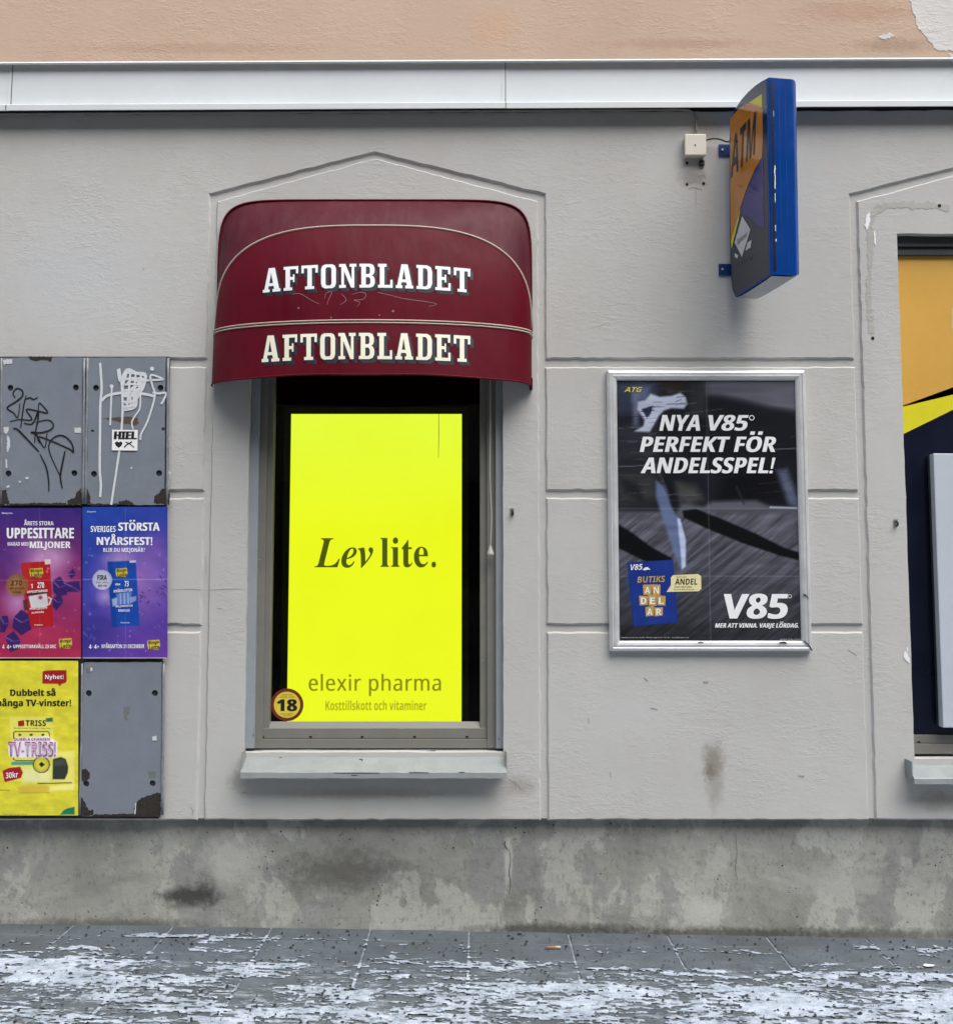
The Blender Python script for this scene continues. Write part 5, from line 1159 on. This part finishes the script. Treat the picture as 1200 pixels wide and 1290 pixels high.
for py in (189.5, 340):
    a = P(904.5, py - 7.3); b_ = P(925, py + 7.3)
    mb = MB(); mb.box(a.x, b_.x + .02, -.006, -.0012, b_.z, a.z, .001); br = mb.build('bracket', M['bluebr'], SG)
    mb = MB(); mb.box(b_.x - .003, b_.x + .003, -.060, -.0062, b_.z + .002, a.z - .002, .001); mb.build('arm', M['bluebr'], br)
    mb = MB(); c_ = P(909.5, py - 1, -.0065); mb.tube([c_, c_ + Vector((0, -.004, 0))], .0045, 6); mb.build('bolt', M['alu'], br)
# junction box and its cables
JB = thing('junction_box', 'small cream plastic junction box on the wall beside the blue sign', 'junction box', P(876, 198, 0))
a, b_ = P(862, 168.5, -.032), P(889.5, 195.5, -.032)
mb = MB(); mb.box(a.x, b_.x, -.034, -.016, b_.z, a.z, .004); mb.build('lid', M['cream_plastic'], JB)
mb = MB(); mb.box(a.x + .003, b_.x - .003, -.0165, -.0012, b_.z + .002, a.z - .003, .002); mb.build('base', M['cream_plastic'], JB)
mb = MB(); c_ = P(875.5, 182.5, -.0345); mb.tube([c_, c_ + Vector((0, -.0012, 0))], .003, 8); mb.build('screw', M['ink'], JB)
CB = MB(); q = [P(876.5, 171, -.012), P(876.8, 160, -.010), P(876.5, 148, -.010), P(873.5, 141.5, -.010), P(867, 138.5, -.010), P(850, 137.8, -.010)] + [P(px, 138.2 + (850 - px) * .0062, -.010) for px in range(820, -30, -30)]
CB.tube(q, .0042, 8); tag(CB.build('cable', M['cable'], smooth=True), 'thin grey cable clipped under the ledge running down to the junction box', 'cable')
CB = MB(); CB.tube(smooth_path([P(889, 176.5, -.02), P(897, 174.5, -.026), P(906, 175, -.03), P(914, 178, -.034), P(920, 178, -.05), P(926, 176, -.07)]), .0032, 8)
tag(CB.build('cable', M['ink'], smooth=True), 'short black cable between the junction box and the blue sign', 'cable')

# ------------------------------------------------------------------ small wall fittings and litter
for px, py, lb in ((645, 644, 'small metal hook on the plaster right of the yellow screen window'), (1127.5, 658, 'small metal hook on the plaster beside the right-hand window')):
    t = thing('wall_hook', lb, 'hook', P(px, py), 'metal hooks on the plaster'); c_ = P(px, py, 0)
    mb = MB(); mb.box(c_.x - .007, c_.x + .007, -.005, -.001, c_.z - .016, c_.z + .012, .0015); mb.build('plate', M['steel'], t)
    mb = MB(); mb.tube([c_ + Vector(q_) for q_ in ((0, -.004, .002), (0, -.014, .002), (.001, -.020, -.004), (.001, -.018, -.012), (0, -.010, -.014))], .0035, 8); mb.build('prong', M['ink'], t)
x = X(696, 1197, -.1); t = thing('cigarette_butt', 'orange cigarette butt lying on the paving slab near the wall', 'cigarette butt', (x, -.14, gz(x)))
mb = MB(); mb.tube([(x - .028, -.142, gz(x) + .0075), (x + .004, -.139, gz(x) + .0075)], .0038, 10); mb.build('filter', M['filter'], t, smooth=True)
mb = MB(); mb.tube([(x + .0042, -.139, gz(x) + .0075), (x + .026, -.137, gz(x) + .0072)], .0037, 10); mb.build('paper', M['butt'], t, smooth=True)
x = X(1162, 1213, -.2); mb = MB(); mb.tris([(x + a, -.25 + b_, gz(x) + .007 + random.uniform(0, .003)) for a, b_ in ragged([(-.022, 0), (-.01, .012), (.012, .010), (.02, 0), (.006, -.01), (-.014, -.008)], .001, .02)], tessellate_polygon([[Vector((*p, 0)) for p in [(-.022, 0), (-.01, .012), (.012, .010), (.02, 0), (.006, -.01), (-.014, -.008)]]]))
tag(mb.build('paper_scrap', M['white']), 'small white paper scrap on the paving at the right', 'litter')
